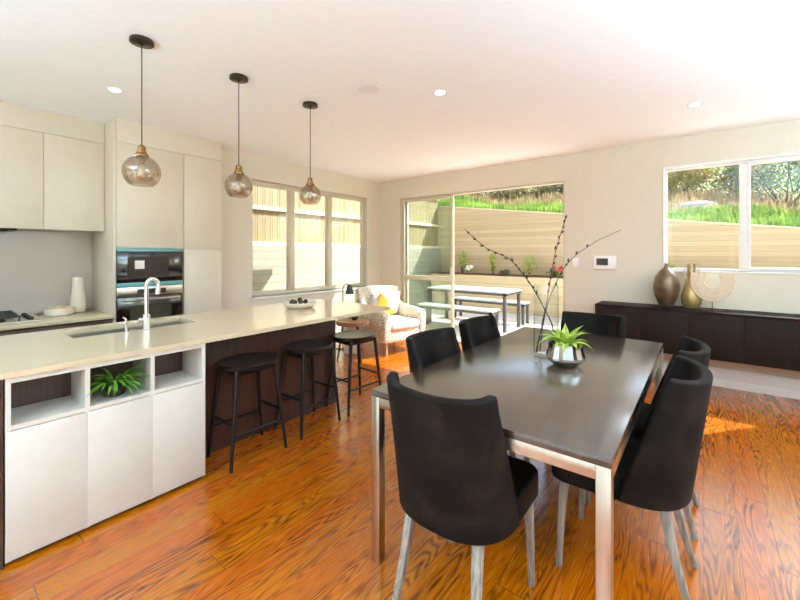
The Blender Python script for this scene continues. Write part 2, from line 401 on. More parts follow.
BD = (-4.05, -1.38, 0, 2.295)        # door opening in the back wall
BW = (-.335, 1.22, 1.18, 2.297)      # back window
struct('wall_left', wall_x(XL-FT, XL, 2.16, YB, 0, CH, [LW]), M['wall'], smooth=False)
struct('wall_kitchen', wall_x(XK-.1, XK, YF, 2.16, 0, CH, []), M['wall'], smooth=False)
struct('wall_back', wall_y(YB, YB+FT, XL-FT, XR+.1, 0, CH, [BD, BW]), M['wall'], smooth=False)
struct('wall_right', wall_x(XR, XR+.1, YF, YB, 0, CH, [(-2.4, -.3, .05, 2.3),]), M['wall'], smooth=False)
struct('wall_front', wall_y(YF-.1, YF, XK, XR+.1, 0, CH, [(-3.9, -1.2, .02, 2.3), (-.7, 1.9, .02, 2.3)]), M['wall'], smooth=False)
sk = MB()
for a, b in ((BD[1]+.0, XR),):
    sk.box(a, b, YB-.018, YB, 0, .17); sk.box(a, b, YB-.022, YB, 0, .075); sk.box(a, b, YB-.013, YB, .17, .185)
sk.box(XL, BD[0], YB-.018, YB, 0, .185)
struct('baseboard_back', sk, M['trim'], bevel=.002)
struct('baseboard_left', box(XL, XL+.018, 2.16, YB-.02, 0, .185), M['trim'], bevel=.002)

def frame_x(mb, x0, x1, y0, y1, z0, z1, w):
    mb.box(x0, x1, y0, y0+w, z0, z1); mb.box(x0, x1, y1-w, y1, z0, z1)
    mb.box(x0, x1, y0+w, y1-w, z0, z0+w); mb.box(x0, x1, y0+w, y1-w, z1-w, z1)
def frame_y(mb, x0, x1, y0, y1, z0, z1, w):
    mb.box(x0, x0+w, y0, y1, z0, z1); mb.box(x1-w, x1, y0, y1, z0, z1)
    mb.box(x0+w, x1-w, y0, y1, z0, z0+w); mb.box(x0+w, x1-w, y0, y1, z1-w, z1)
# window_1: three lights, left wall
w = thing('window_1', None, None, (XL-.07, (LW[0]+LW[1])/2, LW[2])); w['kind'] = 'structure'
fm = MB(); frame_x(fm, XL-.13, XL-.07, LW[0], LW[1], LW[2], LW[3], .045)
ys = [LW[0], 3.31, 4.01, LW[1]]
fm.box(XL-.13, XL-.065, ys[1]-.035, ys[1]+.035, LW[2]+.045, LW[3]-.045); fm.box(XL-.13, XL-.065, ys[2]-.03, ys[2]+.03, LW[2]+.045, LW[3]-.045)
fm.build('window_frame', M['alu'], w, bevel=.004)
for a, b in zip(ys, ys[1:]):
    s_ = MB(); frame_x(s_, XL-.12, XL-.075, a+.032, b-.032, LW[2]+.04, LW[3]-.04, .024)
    so = s_.build('sash', M['alu'], w, bevel=.003)
    box(XL-.1, XL-.094, a+.065, b-.065, LW[2]+.065, LW[3]-.065).build('pane', M['glass'], so, smooth=False)
box(XL-.07, XL+.02, LW[0]-.02, LW[1]+.02, LW[2]-.025, LW[2]).build('window_sill', M['trim'], w, bevel=.004)
# window_2: back wall
w = thing('window_2', None, None, ((BW[0]+BW[1])/2, YB+.07, BW[2])); w['kind'] = 'structure'
fm = MB(); frame_y(fm, BW[0], BW[1], YB+.05, YB+.11, BW[2], BW[3], .022)
mx_ = .335
fm.box(mx_-.045, mx_+.015, YB+.04, YB+.11, BW[2]+.035, BW[3]-.035)
frame_y(fm, mx_+.015, BW[1]-.02, YB+.04, YB+.1, BW[2]+.02, BW[3]-.02, .025)
fm.build('window_frame', M['alu_white'], w, bevel=.004)
for a, b in ((BW[0]+.03, mx_-.045), (mx_+.04, BW[1]-.05)):
    box(a, b, YB+.075, YB+.081, BW[2]+.02, BW[3]-.02).build('pane', M['glass'], w, smooth=False)
ar = MB(); frame_y(ar, BW[0]-.012, BW[1]+.012, YB-.012, YB+.05, BW[2]-.014, BW[3]+.012, .014)
ar.build('window_trim', M['trim'], w, bevel=.002)
# door_1: sliding glass door in the back wall, both leaves pushed left
w = thing('door_1', None, None, ((BD[0]+BD[1])/2, YB+.07, 0)); w['kind'] = 'structure'
fm = MB(); frame_y(fm, BD[0], BD[1], YB+.02, YB+.13, 0.0, BD[3], .024)
fm.build('door_frame', M['alu'], w, bevel=.004)
for k, (a, b, yy) in enumerate(((BD[0]+.03, -3.03, YB+.03), (BD[0]+.06, -3.06, YB+.08))):
    s_ = MB(); frame_y(s_, a, b, yy, yy+.04, .025, BD[3]-.025, .042)
    s_.box(a+.05, b-.05, yy, yy+.04, .93, 1.0)
    so = s_.build('door_leaf', M['alu'], w, bevel=.004)
    g = box(a+.05, b-.05, yy+.017, yy+.023, .08, .93); g.box(a+.05, b-.05, yy+.017, yy+.023, 1.0, BD[3]-.08)
    g.build('pane', M['glass_green'], so, smooth=False)
    if k == 0:
        MB().box(b-.045, b-.02, yy-.02, yy, .95, 1.15).build('door_handle', M['alu'], so, bevel=.004)
# windows added on the unseen side of the room, to let in daylight
k = 3
for (x0, x1, z0, z1) in ((-3.9, -1.2, .02, 2.3), (-.7, 1.9, .02, 2.3)):
    w = thing('window_%d' % k, None, None, ((x0+x1)/2, YF-.05, z0)); w['kind'] = 'structure'; k += 1
    fm = MB(); frame_y(fm, x0, x1, YF-.08, YF-.03, z0, z1, .05); fm.box((x0+x1)/2-.04, (x0+x1)/2+.04, YF-.08, YF-.03, z0+.05, z1-.05)
    fm.build('window_frame', M['alu'], w)
for (y0, y1, z0, z1) in ((-2.4, -.3, .05, 2.3),):
    w = thing('window_%d' % k, None, None, (XR+.05, (y0+y1)/2, z0)); w['kind'] = 'structure'; k += 1
    fm = MB(); frame_x(fm, XR+.03, XR+.08, y0, y1, z0, z1, .05)
    fm.build('window_frame', M['alu'], w)

one('bounce_rug', MB().prism(rrect(-4.6, 2.1, YF+.15, -.95, .02), 0, .012), plain('ivory_wool', (236, 232, 226), .95, bump=.5), 'large ivory mat added on the unseen floor to bounce light upward', 'bounce_rug', bevel=.004)  # pale floor covering added out of view, bounces daylight onto the ceiling
# ---------------------------------------------------------------- kitchen run
G = .0015
# tall units
XT = -4.27; XU = -4.53
def slab(x0, x1, y0, y1, z0, z1): return box(x0, x1, y0, y1, z0, z1)
t = thing('oven_cabinet', 'cream tall kitchen cabinet housing the two black ovens', 'cabinet', (-4.6, 1.45, 0))
b_ = MB(); b_.box(XK+.003, XT-.0, 1.145, 1.163, 0, CH-.005); b_.box(XK+.003, XT-.02, 1.742, 1.757, 0, CH-.005)
b_.box(XK+.003, XT-.02, 1.163, 1.742, 2.405, CH-.005); b_.box(XK+.003, XT-.02, 1.163, 1.742, .62, .66); b_.box(XK+.003, XT-.02, 1.163, 1.742, 1.395, 1.42); b_.box(XK+.003, XK+.02, 1.163, 1.742, .1, 2.405); b_.box(XK+.003, XT-.06, 1.163, 1.742, 0, .1)
b_.build('body', M['cab'], t, bevel=.001)
slab(XT-.02, XT, 1.166, 1.754, 1.418, 2.405-G).build('door', M['cab'], t, bevel=.002)
slab(XT-.02, XT, 1.166, 1.754, .1, .655).build('door', M['cab'], t, bevel=.002)
t = thing('pantry_cabinet', 'cream tall pantry cupboard right of the ovens with two plain doors', 'cabinet', (-4.6, 1.95, 0))
b_ = box(XK+.003, XT-.02, 1.76, 2.155, 0, CH-.005); b_.build('body', M['cab'], t)
for z0, z1, n in ((1.412, 2.405-G, 'door'), (.1, 1.406, 'door')):
    slab(XT-.02, XT, 1.76, 2.155, z0, z1).build(n, M['cab'], t, bevel=.002)
struct('trim_1', slab(XT-.019, XT, 1.166, 2.155, 2.405+G, CH-.001), M['cab'], 'cream bulkhead panel above the tall kitchen cabinets', bevel=.001)
struct('trim_2', slab(XU-.019, XU, -1.6, 1.143, 2.42+G, CH-.001), M['cab'], 'cream bulkhead panel above the wall cupboards', bevel=.001)
# ovens
YO0, YO1 = 1.166, 1.740
t = thing('microwave_oven', 'built-in black glass microwave with teal protective film strips above the oven', 'microwave', (XT-.2, 1.455, 1.05))
box(XT-.45, XT-.005, YO0, YO1, 1.046, 1.394).build('body', M['black'], t)
box(XT-.005, XT+.012, YO0, YO1, 1.085, 1.382).build('door_glass', M['blackglass'], t, bevel=.002)
box(XT+.012, XT+.0135, 1.25, 1.60, 1.13, 1.335).build('window_panel', plain('microwave_mesh_window', (46, 38, 31), .12, noise=.05), t)
box(XT-.005, XT+.014, YO0, YO1, 1.382, 1.41).build('film_strip', M['teal'], t, bevel=.001)
box(XT-.005, XT+.014, YO0, YO1, 1.046, 1.085).build('film_strip', M['teal'], t, bevel=.001)
box(XT+.0136, XT+.015, 1.31, 1.39, 1.215, 1.295).build('sticker', M['paper'], t)
MB().tube([(XT+.012, 1.67, 1.29), (XT+.028, 1.67, 1.29)], .02, 20).build('dial', M['chrome'], t)
t = thing('wall_oven', 'built-in stainless oven with dark glass door and bar handle, below the microwave', 'oven', (XT-.2, 1.455, .66))
box(XT-.45, XT-.005, YO0, YO1, .662, 1.042).build('body', M['black'], t)
box(XT-.005, XT+.014, YO0, YO1, .955, 1.042).build('control_panel', M['steel'], t, bevel=.002)
box(XT+.014, XT+.016, 1.33, 1.58, .975, 1.02).build('display', M['display'], t)
box(XT-.005, XT+.014, YO0, YO1, .662, .945).build('door_glass', M['blackglass'], t, bevel=.003)
box(XT+.014, XT+.0152, 1.27, 1.63, .70, .86).build('window_panel', plain('oven_inner_window', (62, 62, 50), .1, noise=.05), t)
h = MB(); h.tube([(XT+.05, 1.21, .92), (XT+.05, 1.70, .92)], .011, 14); h.tube([(XT+.01, 1.24, .92), (XT+.05, 1.24, .92)], .007, 10); h.tube([(XT+.01, 1.67, .92), (XT+.05, 1.67, .92)], .007, 10)
h.build('handle', M['steel'], t)
# wall cupboards
for (y0, y1, lab) in ((.709, 1.142, 'cream wall cupboard beside the tall oven cabinet, above the white ceramic bottle'),
                      (.20, .707, 'cream wall cupboard above the gas cooktop'),
                      (-.5, .198, 'cream wall cupboard at the edge of the photo, left of the cooktop')):
    t = thing('wall_cupboard', lab, 'cupboard', ((XK+XU)/2, (y0+y1)/2, 1.575))
    box(XK+.003, XU-.02, y0+.002, y1-.002, 1.585, CH-.005).build('body', M['cab'], t)
    slab(XU-.02, XU, y0, y1-G/2, 1.575, 2.42-G).build('door', M['cab'], t, bevel=.002)
one('range_hood', MB().box(-4.86, -4.60, .05, .55, 1.560, 1.585).box(-4.82, -4.64, .1, .5, 1.553, 1.562), M['black'], 'slim dark range hood vent under the cream wall cupboards above the cooktop', 'range hood', bevel=.002)
# splashback, counter, base cabinets
one('splashback', box(XK+.002, XK+.014, -1.6, 1.142, .81, 1.58), M['splash'], 'smooth grey glass splashback behind the cooktop', 'splashback')
KC = .80
one('kitchen_worktop', box(XK+.003, XT+.03, -1.6, 1.143, KC-.032, KC), M['quartz'], 'pale cream stone worktop along the kitchen wall under the cooktop', 'worktop', bevel=.003)
for i, (y0, y1, lab) in enumerate(((.56, 1.14, 'dark brown base cabinet next to the oven tower, under the pale worktop'), (-.05, .557, 'dark brown base cabinet directly under the cooktop'), (-1.6, -.053, 'dark brown base cabinet left of the cooktop'))):
    t = thing('base_cabinet', lab, 'cabinet', (-4.6, (y0+y1)/2, 0))
    box(XK+.003, XT-.02, y0, y1, .1, KC-.034).build('body', M['walnut_y'], t)
    box(XK+.003, XT-.07, y0, y1, 0, .1).build('kickboard', M['black'], t)
    box(XT-.02, XT, y0+.001, y1-.001, .47, KC-.052).build('drawer', M['walnut_y'], t, bevel=.002)
    box(XT-.02, XT, y0+.001, y1-.001, .105, .465).build('drawer', M['walnut_y'], t, bevel=.002)
# cooktop
t = thing('gas_cooktop', 'black gas cooktop with cast grates and a steel base on the kitchen worktop', 'cooktop', (-4.6, .38, KC))
MB().prism(rrect(-4.86, -4.36, .02, .68, .02), KC, KC+.01).build('base_plate', M['steel'], t, bevel=.002)
for gx, gy in ((-4.73, .16), (-4.49, .16), (-4.73, .42), (-4.49, .42)):
    g = MB(); g.lathe([(.05, 0), (.05, .012), (.035, .014), (.035, .022), (.01, .024)], (gx, gy, KC+.0095), 20)
    g.build('burner', M['black'], t)
for y0, y1 in ((.035, .285), (.295, .545)):
    g = MB()
    for yy in (y0+.01, (y0+y1)/2, y1-.01): g.box(-4.85, -4.37, yy-.006, yy+.006, KC+.042, KC+.058)
    for xx in (-4.845, -4.73, -4.61, -4.49, -4.375): g.box(xx-.006, xx+.006, y0, y1, KC+.043, KC+.057)
    for xx in (-4.845, -4.375):
        for yy in (y0+.01, y1-.01): g.box(xx-.007, xx+.007, yy-.007, yy+.007, KC+.0095, KC+.046)
    g.build('grate', M['black'], t, bevel=.002)
for gx in (-4.74, -4.66, -4.58, -4.50, -4.42):
    MB().lathe([(.019, 0), (.018, .022), (.012, .024)], (gx, .61, KC+.0095), 16).build('knob', M['black'], t)
# bottle + bowl
one('ceramic_bottle', MB().lathe([(.040, 0), (.055, .006), (.058, .04), (.058, .13), (.056, .165), (.047, .20), (.048, .225), (.045, .25), (.043, .325), (.040, .335), (.032, .335), (.032, .25)], (-4.74, .985, KC), 40),
    M['ceramic'], 'tall white ceramic bottle on the kitchen worktop beside the oven tower', 'bottle')
BX, BY = -4.64, .83
one('serving_bowl', MB().lathe([(.08, 0), (.098, .004), (.106, .03), (.108, .066), (.102, .066), (.098, .03), (.08, .012), (.002, .012)], (BX, BY, KC), 40, cap1=False),
    M['ceramic'], 'low white bowl holding beige rounded pieces, near the cooktop', 'bowl')
for dx, dy, dz, r, lab in ((.0, .0, 0.054, .036, 'beige egg-like ball in the middle of the white bowl by the cooktop'), (-.02, .060, .048, .032, 'beige egg-like ball at the oven side of the bowl by the cooktop'), (.02, -.060, .044, .030, 'beige egg-like ball at the cooktop side of the white bowl')):
    one('decorative_ball', MB().sphere((BX+dx, BY+dy, KC+dz), r, 18, 12, .85), M['egg'], lab, 'ball')

# ---------------------------------------------------------------- island
IX = -2.37; IP = -2.645; IB = -3.43; IT = .85; IY1 = 2.84; IY0 = -.9
SX0, SX1, SY0, SY1 = -3.31, -2.99, .60, 1.32     # sink cutout
m = MB()
m.box(IB, SX0, IY0, IY1, IT-.028, IT); m.box(SX1, IX+.012, IY0, IY1, IT-.028, IT)
m.box(SX0, SX1, IY0, SY0, IT-.028, IT); m.box(SX0, SX1, SY1, IY1, IT-.028, IT)
bm_ = bmesh.new()
o = one('island_worktop', m, M['quartz'], 'long pale cream stone worktop on the kitchen island', 'worktop', smooth=False)
# island carcass in dark veneer
t = thing('island_carcass', 'dark brown panelled base of the kitchen island behind the bar stools', 'kitchen island', (-3.0, 1.3, 0))
b_ = MB(); ZT = IT-.029
b_.box(IP-.02, IP, IY0, 2.36, 0, ZT)
b_.build('front_panel', M['walnut'], t)
b_ = MB(); b_.box(IB+.05, IB+.07, IY0, 2.34, 0, ZT); b_.build('back_panel', M['walnut'], t)
b_ = MB(); b_.box(IB+.05, IP-.0, 2.36, 2.40, 0, ZT); b_.build('end_panel', M['walnut'], t)
b_ = MB(); b_.box(IP, IX, IY0, .240, 0.0, ZT); b_.build('side_panel', M['walnut'], t)
# white niche units
yy = [.246, .5297, .8133, 1.097]
labs = ['white island cupboard unit with an empty dark niche, at the photo\'s left edge', 'white island cupboard unit whose niche holds the potted fern', 'white island cupboard unit with an empty niche, next to the bar stools']
for k in range(3):
    y0, y1 = yy[k], yy[k+1]
    t = thing('island_cupboard', labs[k], 'cupboard', ((IP+IX)/2, (y0+y1)/2, 0))
    w0 = .018 if k == 0 else .010; w1 = .020 if k == 2 else .010
    b_ = MB(); b_.box(IP+.004, IX, y0, y0+w0, .02, ZT); b_.box(IP+.004, IX, y1-w1, y1, .02, ZT)
    b_.box(IP+.004, IX, y0+w0, y1-w1, ZT-.024, ZT); b_.box(IP+.004, IX, y0+w0, y1-w1, .59, .61)
    b_.build('body', M['cab_white'], t)
    box(IP+.001, IP+.006, y0+w0, y1-w1, .61, ZT-.024).build('back_panel', M['walnut'], t)
    box(IX-.018, IX+.002, y0+(.001 if k else 0), y1-.001, .022, .586).build('door', M['cab_white'], t, bevel=.0015)
    box(IP+.004, IX-.03, y0, y1, 0, .02).build('plinth', M['black'], t)
# sink
t = thing('sink', 'stainless double-bowl undermount sink set in the island worktop', 'sink', (-3.15, .96, IT-.2))
def basin(x0, x1, y0, y1):
    zt = IT-.0285; zb = IT-.19; th = .004
    m = MB(); m.box(x0, x1, y0, y1, zb-th, zb); m.box(x0-th, x0, y0, y1, zb, zt); m.box(x1, x1+th, y0, y1, zb, zt); m.box(x0, x1, y0-th, y0, zb, zt); m.box(x0, x1, y1, y1+th, zb, zt)
    return m
for a, b in ((SY0, .945), (.975, SY1)):
    bs = basin(SX0, SX1, a, b).build('basin', M['sinksteel'], t, smooth=False)
    MB().lathe([(.035, 0), (.033, .004), (.02, .002)], ((SX0+SX1)/2, (a+b)/2, IT-.19), 20).build('drain', M['chrome'], bs)
box(SX0, SX1, .945, .975, IT-.19, IT-.035).build('divider', M['sinksteel'], t, bevel=.003)
# tap
t = thing('kitchen_tap', 'tall chrome gooseneck tap beside the island sink', 'tap', (-2.935, .97, IT))
tx, ty = -2.935, .97
MB().lathe([(.026, 0), (.026, .006), (.022, .008), (.022, .10), (.016, .108)], (tx, ty, IT), 28).build('base', M['chrome'], t)
p = [(tx, ty, IT+.10), (tx, ty, IT+.29)]
for i in range(1, 13):
    a = PI*i/12*1.08; p.append((tx-.0*(1-math.cos(a)), ty+.036*(1-math.cos(a)), IT+.295+.045*math.sin(a)))
p.append((p[-1][0], p[-1][1]-.004, IT+.235))
MB().tube(p, [.013]*(len(p)-2)+[.014, .017], 16).build('spout', M['chrome'], t)
MB().tube([(tx, ty-.02, IT+.07), (tx, ty-.045, IT+.075)], .012, 14).build('lever', M['chrome'], t)
t = thing('soap_dispenser', 'slim chrome soap dispenser left of the gooseneck tap', 'soap dispenser', (-2.95, .86, IT))
MB().lathe([(.016, 0), (.016, .006), (.009, .01), (.008, .05)], (-2.95, .86, IT), 18).build('base', M['chrome'], t)
MB().tube([(-2.95, .86, IT+.045), (-2.952, .858, IT+.085), (-2.975, .85, IT+.094)], .006, 10).build('spout', M['chrome'], t)

# leaf helper
def leaf(mb, base, az, length, width, up0=60, droop=110, n=8, fold=.25, twist=0):
    """ribbon leaf: starts at elevation up0 and bends down by droop degrees"""
    p = Vector(base); pts = []; el = R(up0); h = Vector((math.cos(az), math.sin(az), 0)); side = Vector((-math.sin(az), math.cos(az), 0))
    if twist: side = (side + Vector((0, 0, twist))).normalized()
    for k in range(n+1):
        s = k/n; w = width*(math.sin(PI*min(1, s*.9+.1))**.7)*(1-s**3) if s < 1 else 0
        d = h*math.cos(el)+Vector((0, 0, math.sin(el))); nn = side.cross(d).normalized()
        if nn.z < 0: nn = -nn
        pts.append((p-side*w/2+nn*w*fold, p.copy(), p+side*w/2+nn*w*fold))
        p = p+d*(length/n); el -= R(droop)/n
    vs = [q for tr in pts for q in tr]; fs = []
    for k in range(n):
        a = 3*k; fs += [(a, a+1, a+4, a+3), (a+1, a+2, a+5, a+4)]
    mb.add(vs, fs)
# fern in the niche
FX, FY, FZ = -2.46, .665, .61
t = thing('potted_fern', 'green arching fern in a dark pot in the middle island niche', 'potted plant', (FX, FY, FZ))
MB().lathe([(.03, 0), (.042, .004), (.062, .045), (.066, .062), (.060, .062), (.055, .045), (.002, .045)], (FX, FY, FZ), 28, cap1=False).build('pot', M['darkpot'], t)
m = MB(); rnd = random.Random(3)
for i in range(60):
    az = rnd.uniform(0, 2*PI) if i < 22 else rnd.uniform(-1.7, 1.7); ln = rnd.uniform(.12, .20)
    if math.cos(az) < -.2: ln *= .7
    if abs(math.sin(az)) > .6 and math.cos(az) < .5: ln *= .8
    leaf(m, (FX+.02*math.cos(az), FY+.02*math.sin(az), FZ+.055), az, ln, rnd.uniform(.016, .026), rnd.uniform(18, 74), rnd.uniform(50, 100), 8)
for v_i, v in enumerate(m.v):
    x, y, z = v; m.v[v_i] = (max(x, IP+.012), y if x > IX+.0 else min(max(y, .545), .80), min(z, ZT-.03) if x < IX+.002 else min(z, ZT-.01))
m.build('foliage', M['fern'], t, fix=False)

# bowl on island
BX, BY = -3.0, 2.27
one('fruit_bowl', MB().lathe([(.09, 0), (.115, .005), (.145, .03), (.152, .055), (.146, .055), (.135, .03), (.10, .014), (.002, .012)], (BX, BY, IT), 44, cap1=False),
    M['ceramic'], 'shallow white bowl of dark pods on the island worktop, beyond the sink', 'bowl')
rnd = random.Random(5)
for i, (dx, dy) in enumerate(((-.06, -.04), (0, -.055), (.055, -.03), (-.03, .03), (.035, .04), (.0, .0))):
    m = MB(); a = rnd.uniform(0, PI); L_ = .045
    z = IT+.045+(.018 if i == 5 else 0)
    m.tube([(BX+dx-math.cos(a)*L_*(1-2*s), BY+dy-math.sin(a)*L_*(1-2*s), z+.012*math.sin(PI*s)) for s in (0, .15, .35, .5, .65, .85, 1)], [.004, .014, .02, .023, .02, .013, .004], 10)
    one('seed_pod', m, M['darkfood'] if i != 3 else M['egg'], 'dark dried pod in the shallow white bowl on the island' if i != 3 else 'single pale pod among the dark ones in the island bowl', 'dried pod', 'dried pods in the island bowl')

# ---------------------------------------------------------------- bar stools
def make_stool():
    r = thing('bar_stool', '', 'stool')
    SZ = .635
    m = MB(); n = 48; vs = []
    prof = [(.02, -.004), (.5, -.005), (.8, 0), (.95, .003), (1.0, -.004), (.99, -.022), (.9, -.028), (.02, -.028)]
    m.lathe([(a, b) for a, b in prof], (0, 0, SZ), 48, .18, .212)
    m.build('seat', M['stoolwood'], r, world=False)
    m = MB()
    for sx in (-1, 1): m.box(sx*.105-.009, sx*.105+.009, -.135, .135, SZ-.065, SZ-.027)
    for sy in (-1, 1): m.box(-.105, .105, sy*.135-.009, sy*.135+.009, SZ-.065, SZ-.027)
    m.build('seat_frame', M['stoolwood'], r, world=False, bevel=.002)
    for sx in (-1, 1):
        for sy in (-1, 1):
            MB().tube([(sx*.112, sy*.14, SZ-.026), (sx*.15, sy*.20, 0)], [.0165, .0115], 14).build('leg', M['stoolwood'], r, world=False)
    def at(sx, sy, z):
        s = 1-z/(SZ-.026); return (sx*(.112+.038*s), sy*(.14+.06*s), z)
    for z, a, b in ((.20, (1, -1), (1, 1)), (.20, (-1, -1), (-1, 1)), (.27, (-1, -1), (1, -1)), (.27, (-1, 1), (1, 1))):
        MB().tube([at(*a, z), at(*b, z)], .009, 10).build('stretcher', M['stoolwood'], r, world=False)
    return r
st = make_stool()
for i, (x, y, rz, lab) in enumerate(((-2.455, 1.425, 0, 'black wooden bar stool standing beside the white island cupboards'),
                                 (-2.475, 1.955, R(3), 'black wooden bar stool in the middle of the three along the island'),
                                 (-2.47, 2.47, R(-4), 'black wooden bar stool at the far end of the island, by the side table'))):
    s_ = st if i == 0 else copy_tree(st)
    s_.location = (x, y, 0); s_.rotation_euler.z = rz; s_['label'] = lab; s_['group'] = 'bar stools along the island'

# ---------------------------------------------------------------- dining table
TX0, TX1, TY0, TY1, TZ = -1.16, -.209, 1.262, 3.138, .76
t = thing('dining_table', 'long rectangular dining table with black wood top and brushed steel frame', 'table', ((TX0+TX1)/2, (TY0+TY1)/2, 0))
box(TX0, TX1, TY0, TY1, TZ-.028, TZ).build('tabletop', M['tabletop'], t, bevel=.002)
a0, a1, b0, b1 = TX0+.002, TX1-.002, TY0+.002, TY1-.002; lw = .042
for x in (a0, a1-lw):
    for y in (b0, b1-lw):
        box(x, x+lw, y, y+lw, 0, TZ-.0285).build('leg', M['steel'], t, bevel=.002)
for x in (a0+.001, a1-lw+.001): box(x, x+lw-.002, b0+lw, b1-lw, TZ-.073, TZ-.0285).build('rail', M['steel'], t, bevel=.001)
for y in (b0+.001, b1-lw+.001): box(a0+lw, a1-lw, y, y+lw-.002, TZ-.073, TZ-.0285).build('rail', M['steel'], t, bevel=.001)

# ---------------------------------------------------------------- dining chairs
def make_chair():
    r = thing('dining_chair', '', 'chair')
    ZB, ZTOP = .392, .89
    NU, NV = 28, 12; TH = .038
    def plan(u, s, inset):
        # u -1..1 around the U, s 0 bottom .. 1 top
        wd = (.236-.012*s)-inset; yc = -.238-.067*s+inset; yf = -.005-.172*(s**1.1)
        # blend from curve centre out to the wing
        a = abs(u); 
        e = 2.5-.35*s
        th = a*PI/2
        x = wd*math.sin(th)**(2/e); y = yf-(yf-yc)*math.cos(th)**(2/e)
        if y > yf: y = yf
        return (math.copysign(x, u), y)
    def surf(inset):
        def fn(i, j):
            u = -1+2*i; s = j
            x, y = plan(u, s, inset)
            z = ZB+(ZTOP-ZB)*s + (0.022*(1-abs(u)**2)-.022 if s > .95 else 0)*-0.6
            return (x, y, z)
        return fn
    m = MB(); m.grid(surf(0), NU, NV); n1 = len(m.v); m.grid(surf(TH), NU, NV)
    W = NU+1
    fs = []
    for i in range(NU):                                  # top & bottom rims
        for j in (0, NV):
            a, b = j*W+i, j*W+i+1; fs.append((a, b, b+n1, a+n1))
    for j in range(NV):
        for i in (0, NU):
            a, b = j*W+i, (j+1)*W+i; fs.append((a, b, b+n1, a+n1))
    m.f += fs
    o = m.build('backrest', M['velvet'], r, world=False, bevel=.016, seg=4, ang=80)
    pts = [plan(-1+2*i/28, 1, .0) for i in range(29)]
    pr = [(x, y) for x, y in rrect(-.226, .226, -.10, .262, .07, 8) if y > 0]
    pr = [q for q in pr if q[0] > 0 or q[1] > .19 or True]
    fr_ = sorted([q for q in pr if q[0] >= 0], key=lambda q: q[1]); fl_ = [(-x, y) for x, y in fr_[::-1]]
    rear = [(-.205*math.cos(R(a)), -.01-.178*math.sin(R(a))) for a in range(0, 181, 12)]
    pr = [(.226, .0)]+fr_+fl_+[(-.226, .0)]+rear
    s_ = MB(); s_.prism(pr, .385, .485)
    s_.build('seat', M['velvet'], r, world=False, bevel=.022, seg=4, ang=60)
    for sx in (-1, 1):
        MB().tube([(sx*.185, .20, .39), (sx*.19, .213, .2), (sx*.192, .222, 0)], [.024, .019, .015], 4, sq=True).build('leg', M['legwood'], r, world=False, bevel=.003)
        MB().tube([(sx*.140, -.150, .40), (sx*.150, -.185, .22), (sx*.165, -.245, 0)], [.025, .021, .015], 4, sq=True).build('leg', M['legwood'], r, world=False, bevel=.003)
    # piping along the top rim
    return r
ch = make_chair()
spots = [(-.745, 1.352, R(0), 'black velvet dining chair at the near end of the table, its back to the camera'),
         (-.272, 1.94, R(90), 'black velvet dining chair next to the table\'s near right steel leg'),
         (-.272, 2.47, R(90), 'black velvet dining chair between the near right one and the floating sideboard'),
         (-1.045, 1.88, R(-90), 'black velvet dining chair on the island side of the table, nearer the camera'),
         (-1.05, 2.48, R(-90), 'black velvet dining chair on the island side of the table, nearer the glass door'),
         (-.665, 3.05, R(180), 'black velvet dining chair at the far end of the table, facing the camera')]
for i, (x, y, rz, lab) in enumerate(spots):
    c_ = ch if i == 0 else copy_tree(ch)
    c_.location = (x, y, 0); c_.rotation_euler.z = rz; c_['label'] = lab; c_['group'] = 'dining chairs around the table'

# ---------------------------------------------------------------- on the table
VX, VY = -.722, 2.295
one('glass_vase', MB().lathe([(.068, 0), (.070, .004), (.070, .42), (.0665, .42), (.0665, .012), (.002, .010)], (VX, VY, TZ), 48, cap1=False),
    M['vaseglass'], 'tall clear glass cylinder vase holding bare branches on the dining table', 'vase')
def branch(pts, r0, name, label, buds, seed):
    rr = random.Random(seed); t = thing(name, label, 'branch', pts[0])
    P_ = [Vector(p) for p in pts]; out = []
    for k in range(len(P_)-1):                       # catmull-rom
        a, b, c, d = P_[max(k-1, 0)], P_[k], P_[k+1], P_[min(k+2, len(P_)-1)]
        for i in range(7):
            s = i/7; out.append(.5*((2*b)+(c-a)*s+(2*a-5*b+4*c-d)*s*s+(3*b-a-3*c+d)*s**3))
    out.append(P_[-1]); n = len(out)
    out = [p+Vector((rr.uniform(-1, 1), rr.uniform(-1, 1), rr.uniform(-1, 1)))*.0012 if 0 < i < n-1 else p for i, p in enumerate(out)]
    MB().tube(out, [r0*(1-.65*i/(n-1)) for i in range(n)], 8).build('stem', M['twig'], t)
    m = MB()
    for i in range(int(n*.38), n-1, 2):
        if rr.random() < buds:
            d = (out[i+1]-out[i]).normalized(); sdir = d.cross(Vector((rr.uniform(-1, 1), rr.uniform(-1, 1), rr.uniform(-1, 1)))).normalized()
            b0 = out[i]; L_ = rr.uniform(.009, .014)
            m.tube([b0, b0+(sdir*.5+d*.3)*L_, b0+(sdir*.9+d)*L_, b0+(sdir*1.1+d*1.8)*L_], [.002, .0062, .005, .0006], 6)
    if m.v: m.build('bud', M['twig'], t)['kind'] = 'stuff'
    return t
branch([(-0.673, 2.322, 0.795), (-0.691, 2.308, 0.946), (-0.723, 2.282, 1.034), (-0.768, 2.209, 1.165), (-0.81, 2.15, 1.252), (-0.865, 2.082, 1.338), (-0.945, 1.98, 1.394), (-1.034, 1.885, 1.499)],
       .0046, 'bare_branch', 'thin brown budded branch in the vase leaning toward the kitchen', 1, 1)
branch([(-0.761, 2.24, 0.791), (-0.737, 2.272, 0.946), (-0.717, 2.3, 1.091), (-0.705, 2.335, 1.236), (-0.691, 2.384, 1.384), (-0.672, 2.438, 1.506), (-0.656, 2.488, 1.594)],
       .0046, 'bare_branch', 'thin brown budded branch standing most upright in the vase', 1, 2)
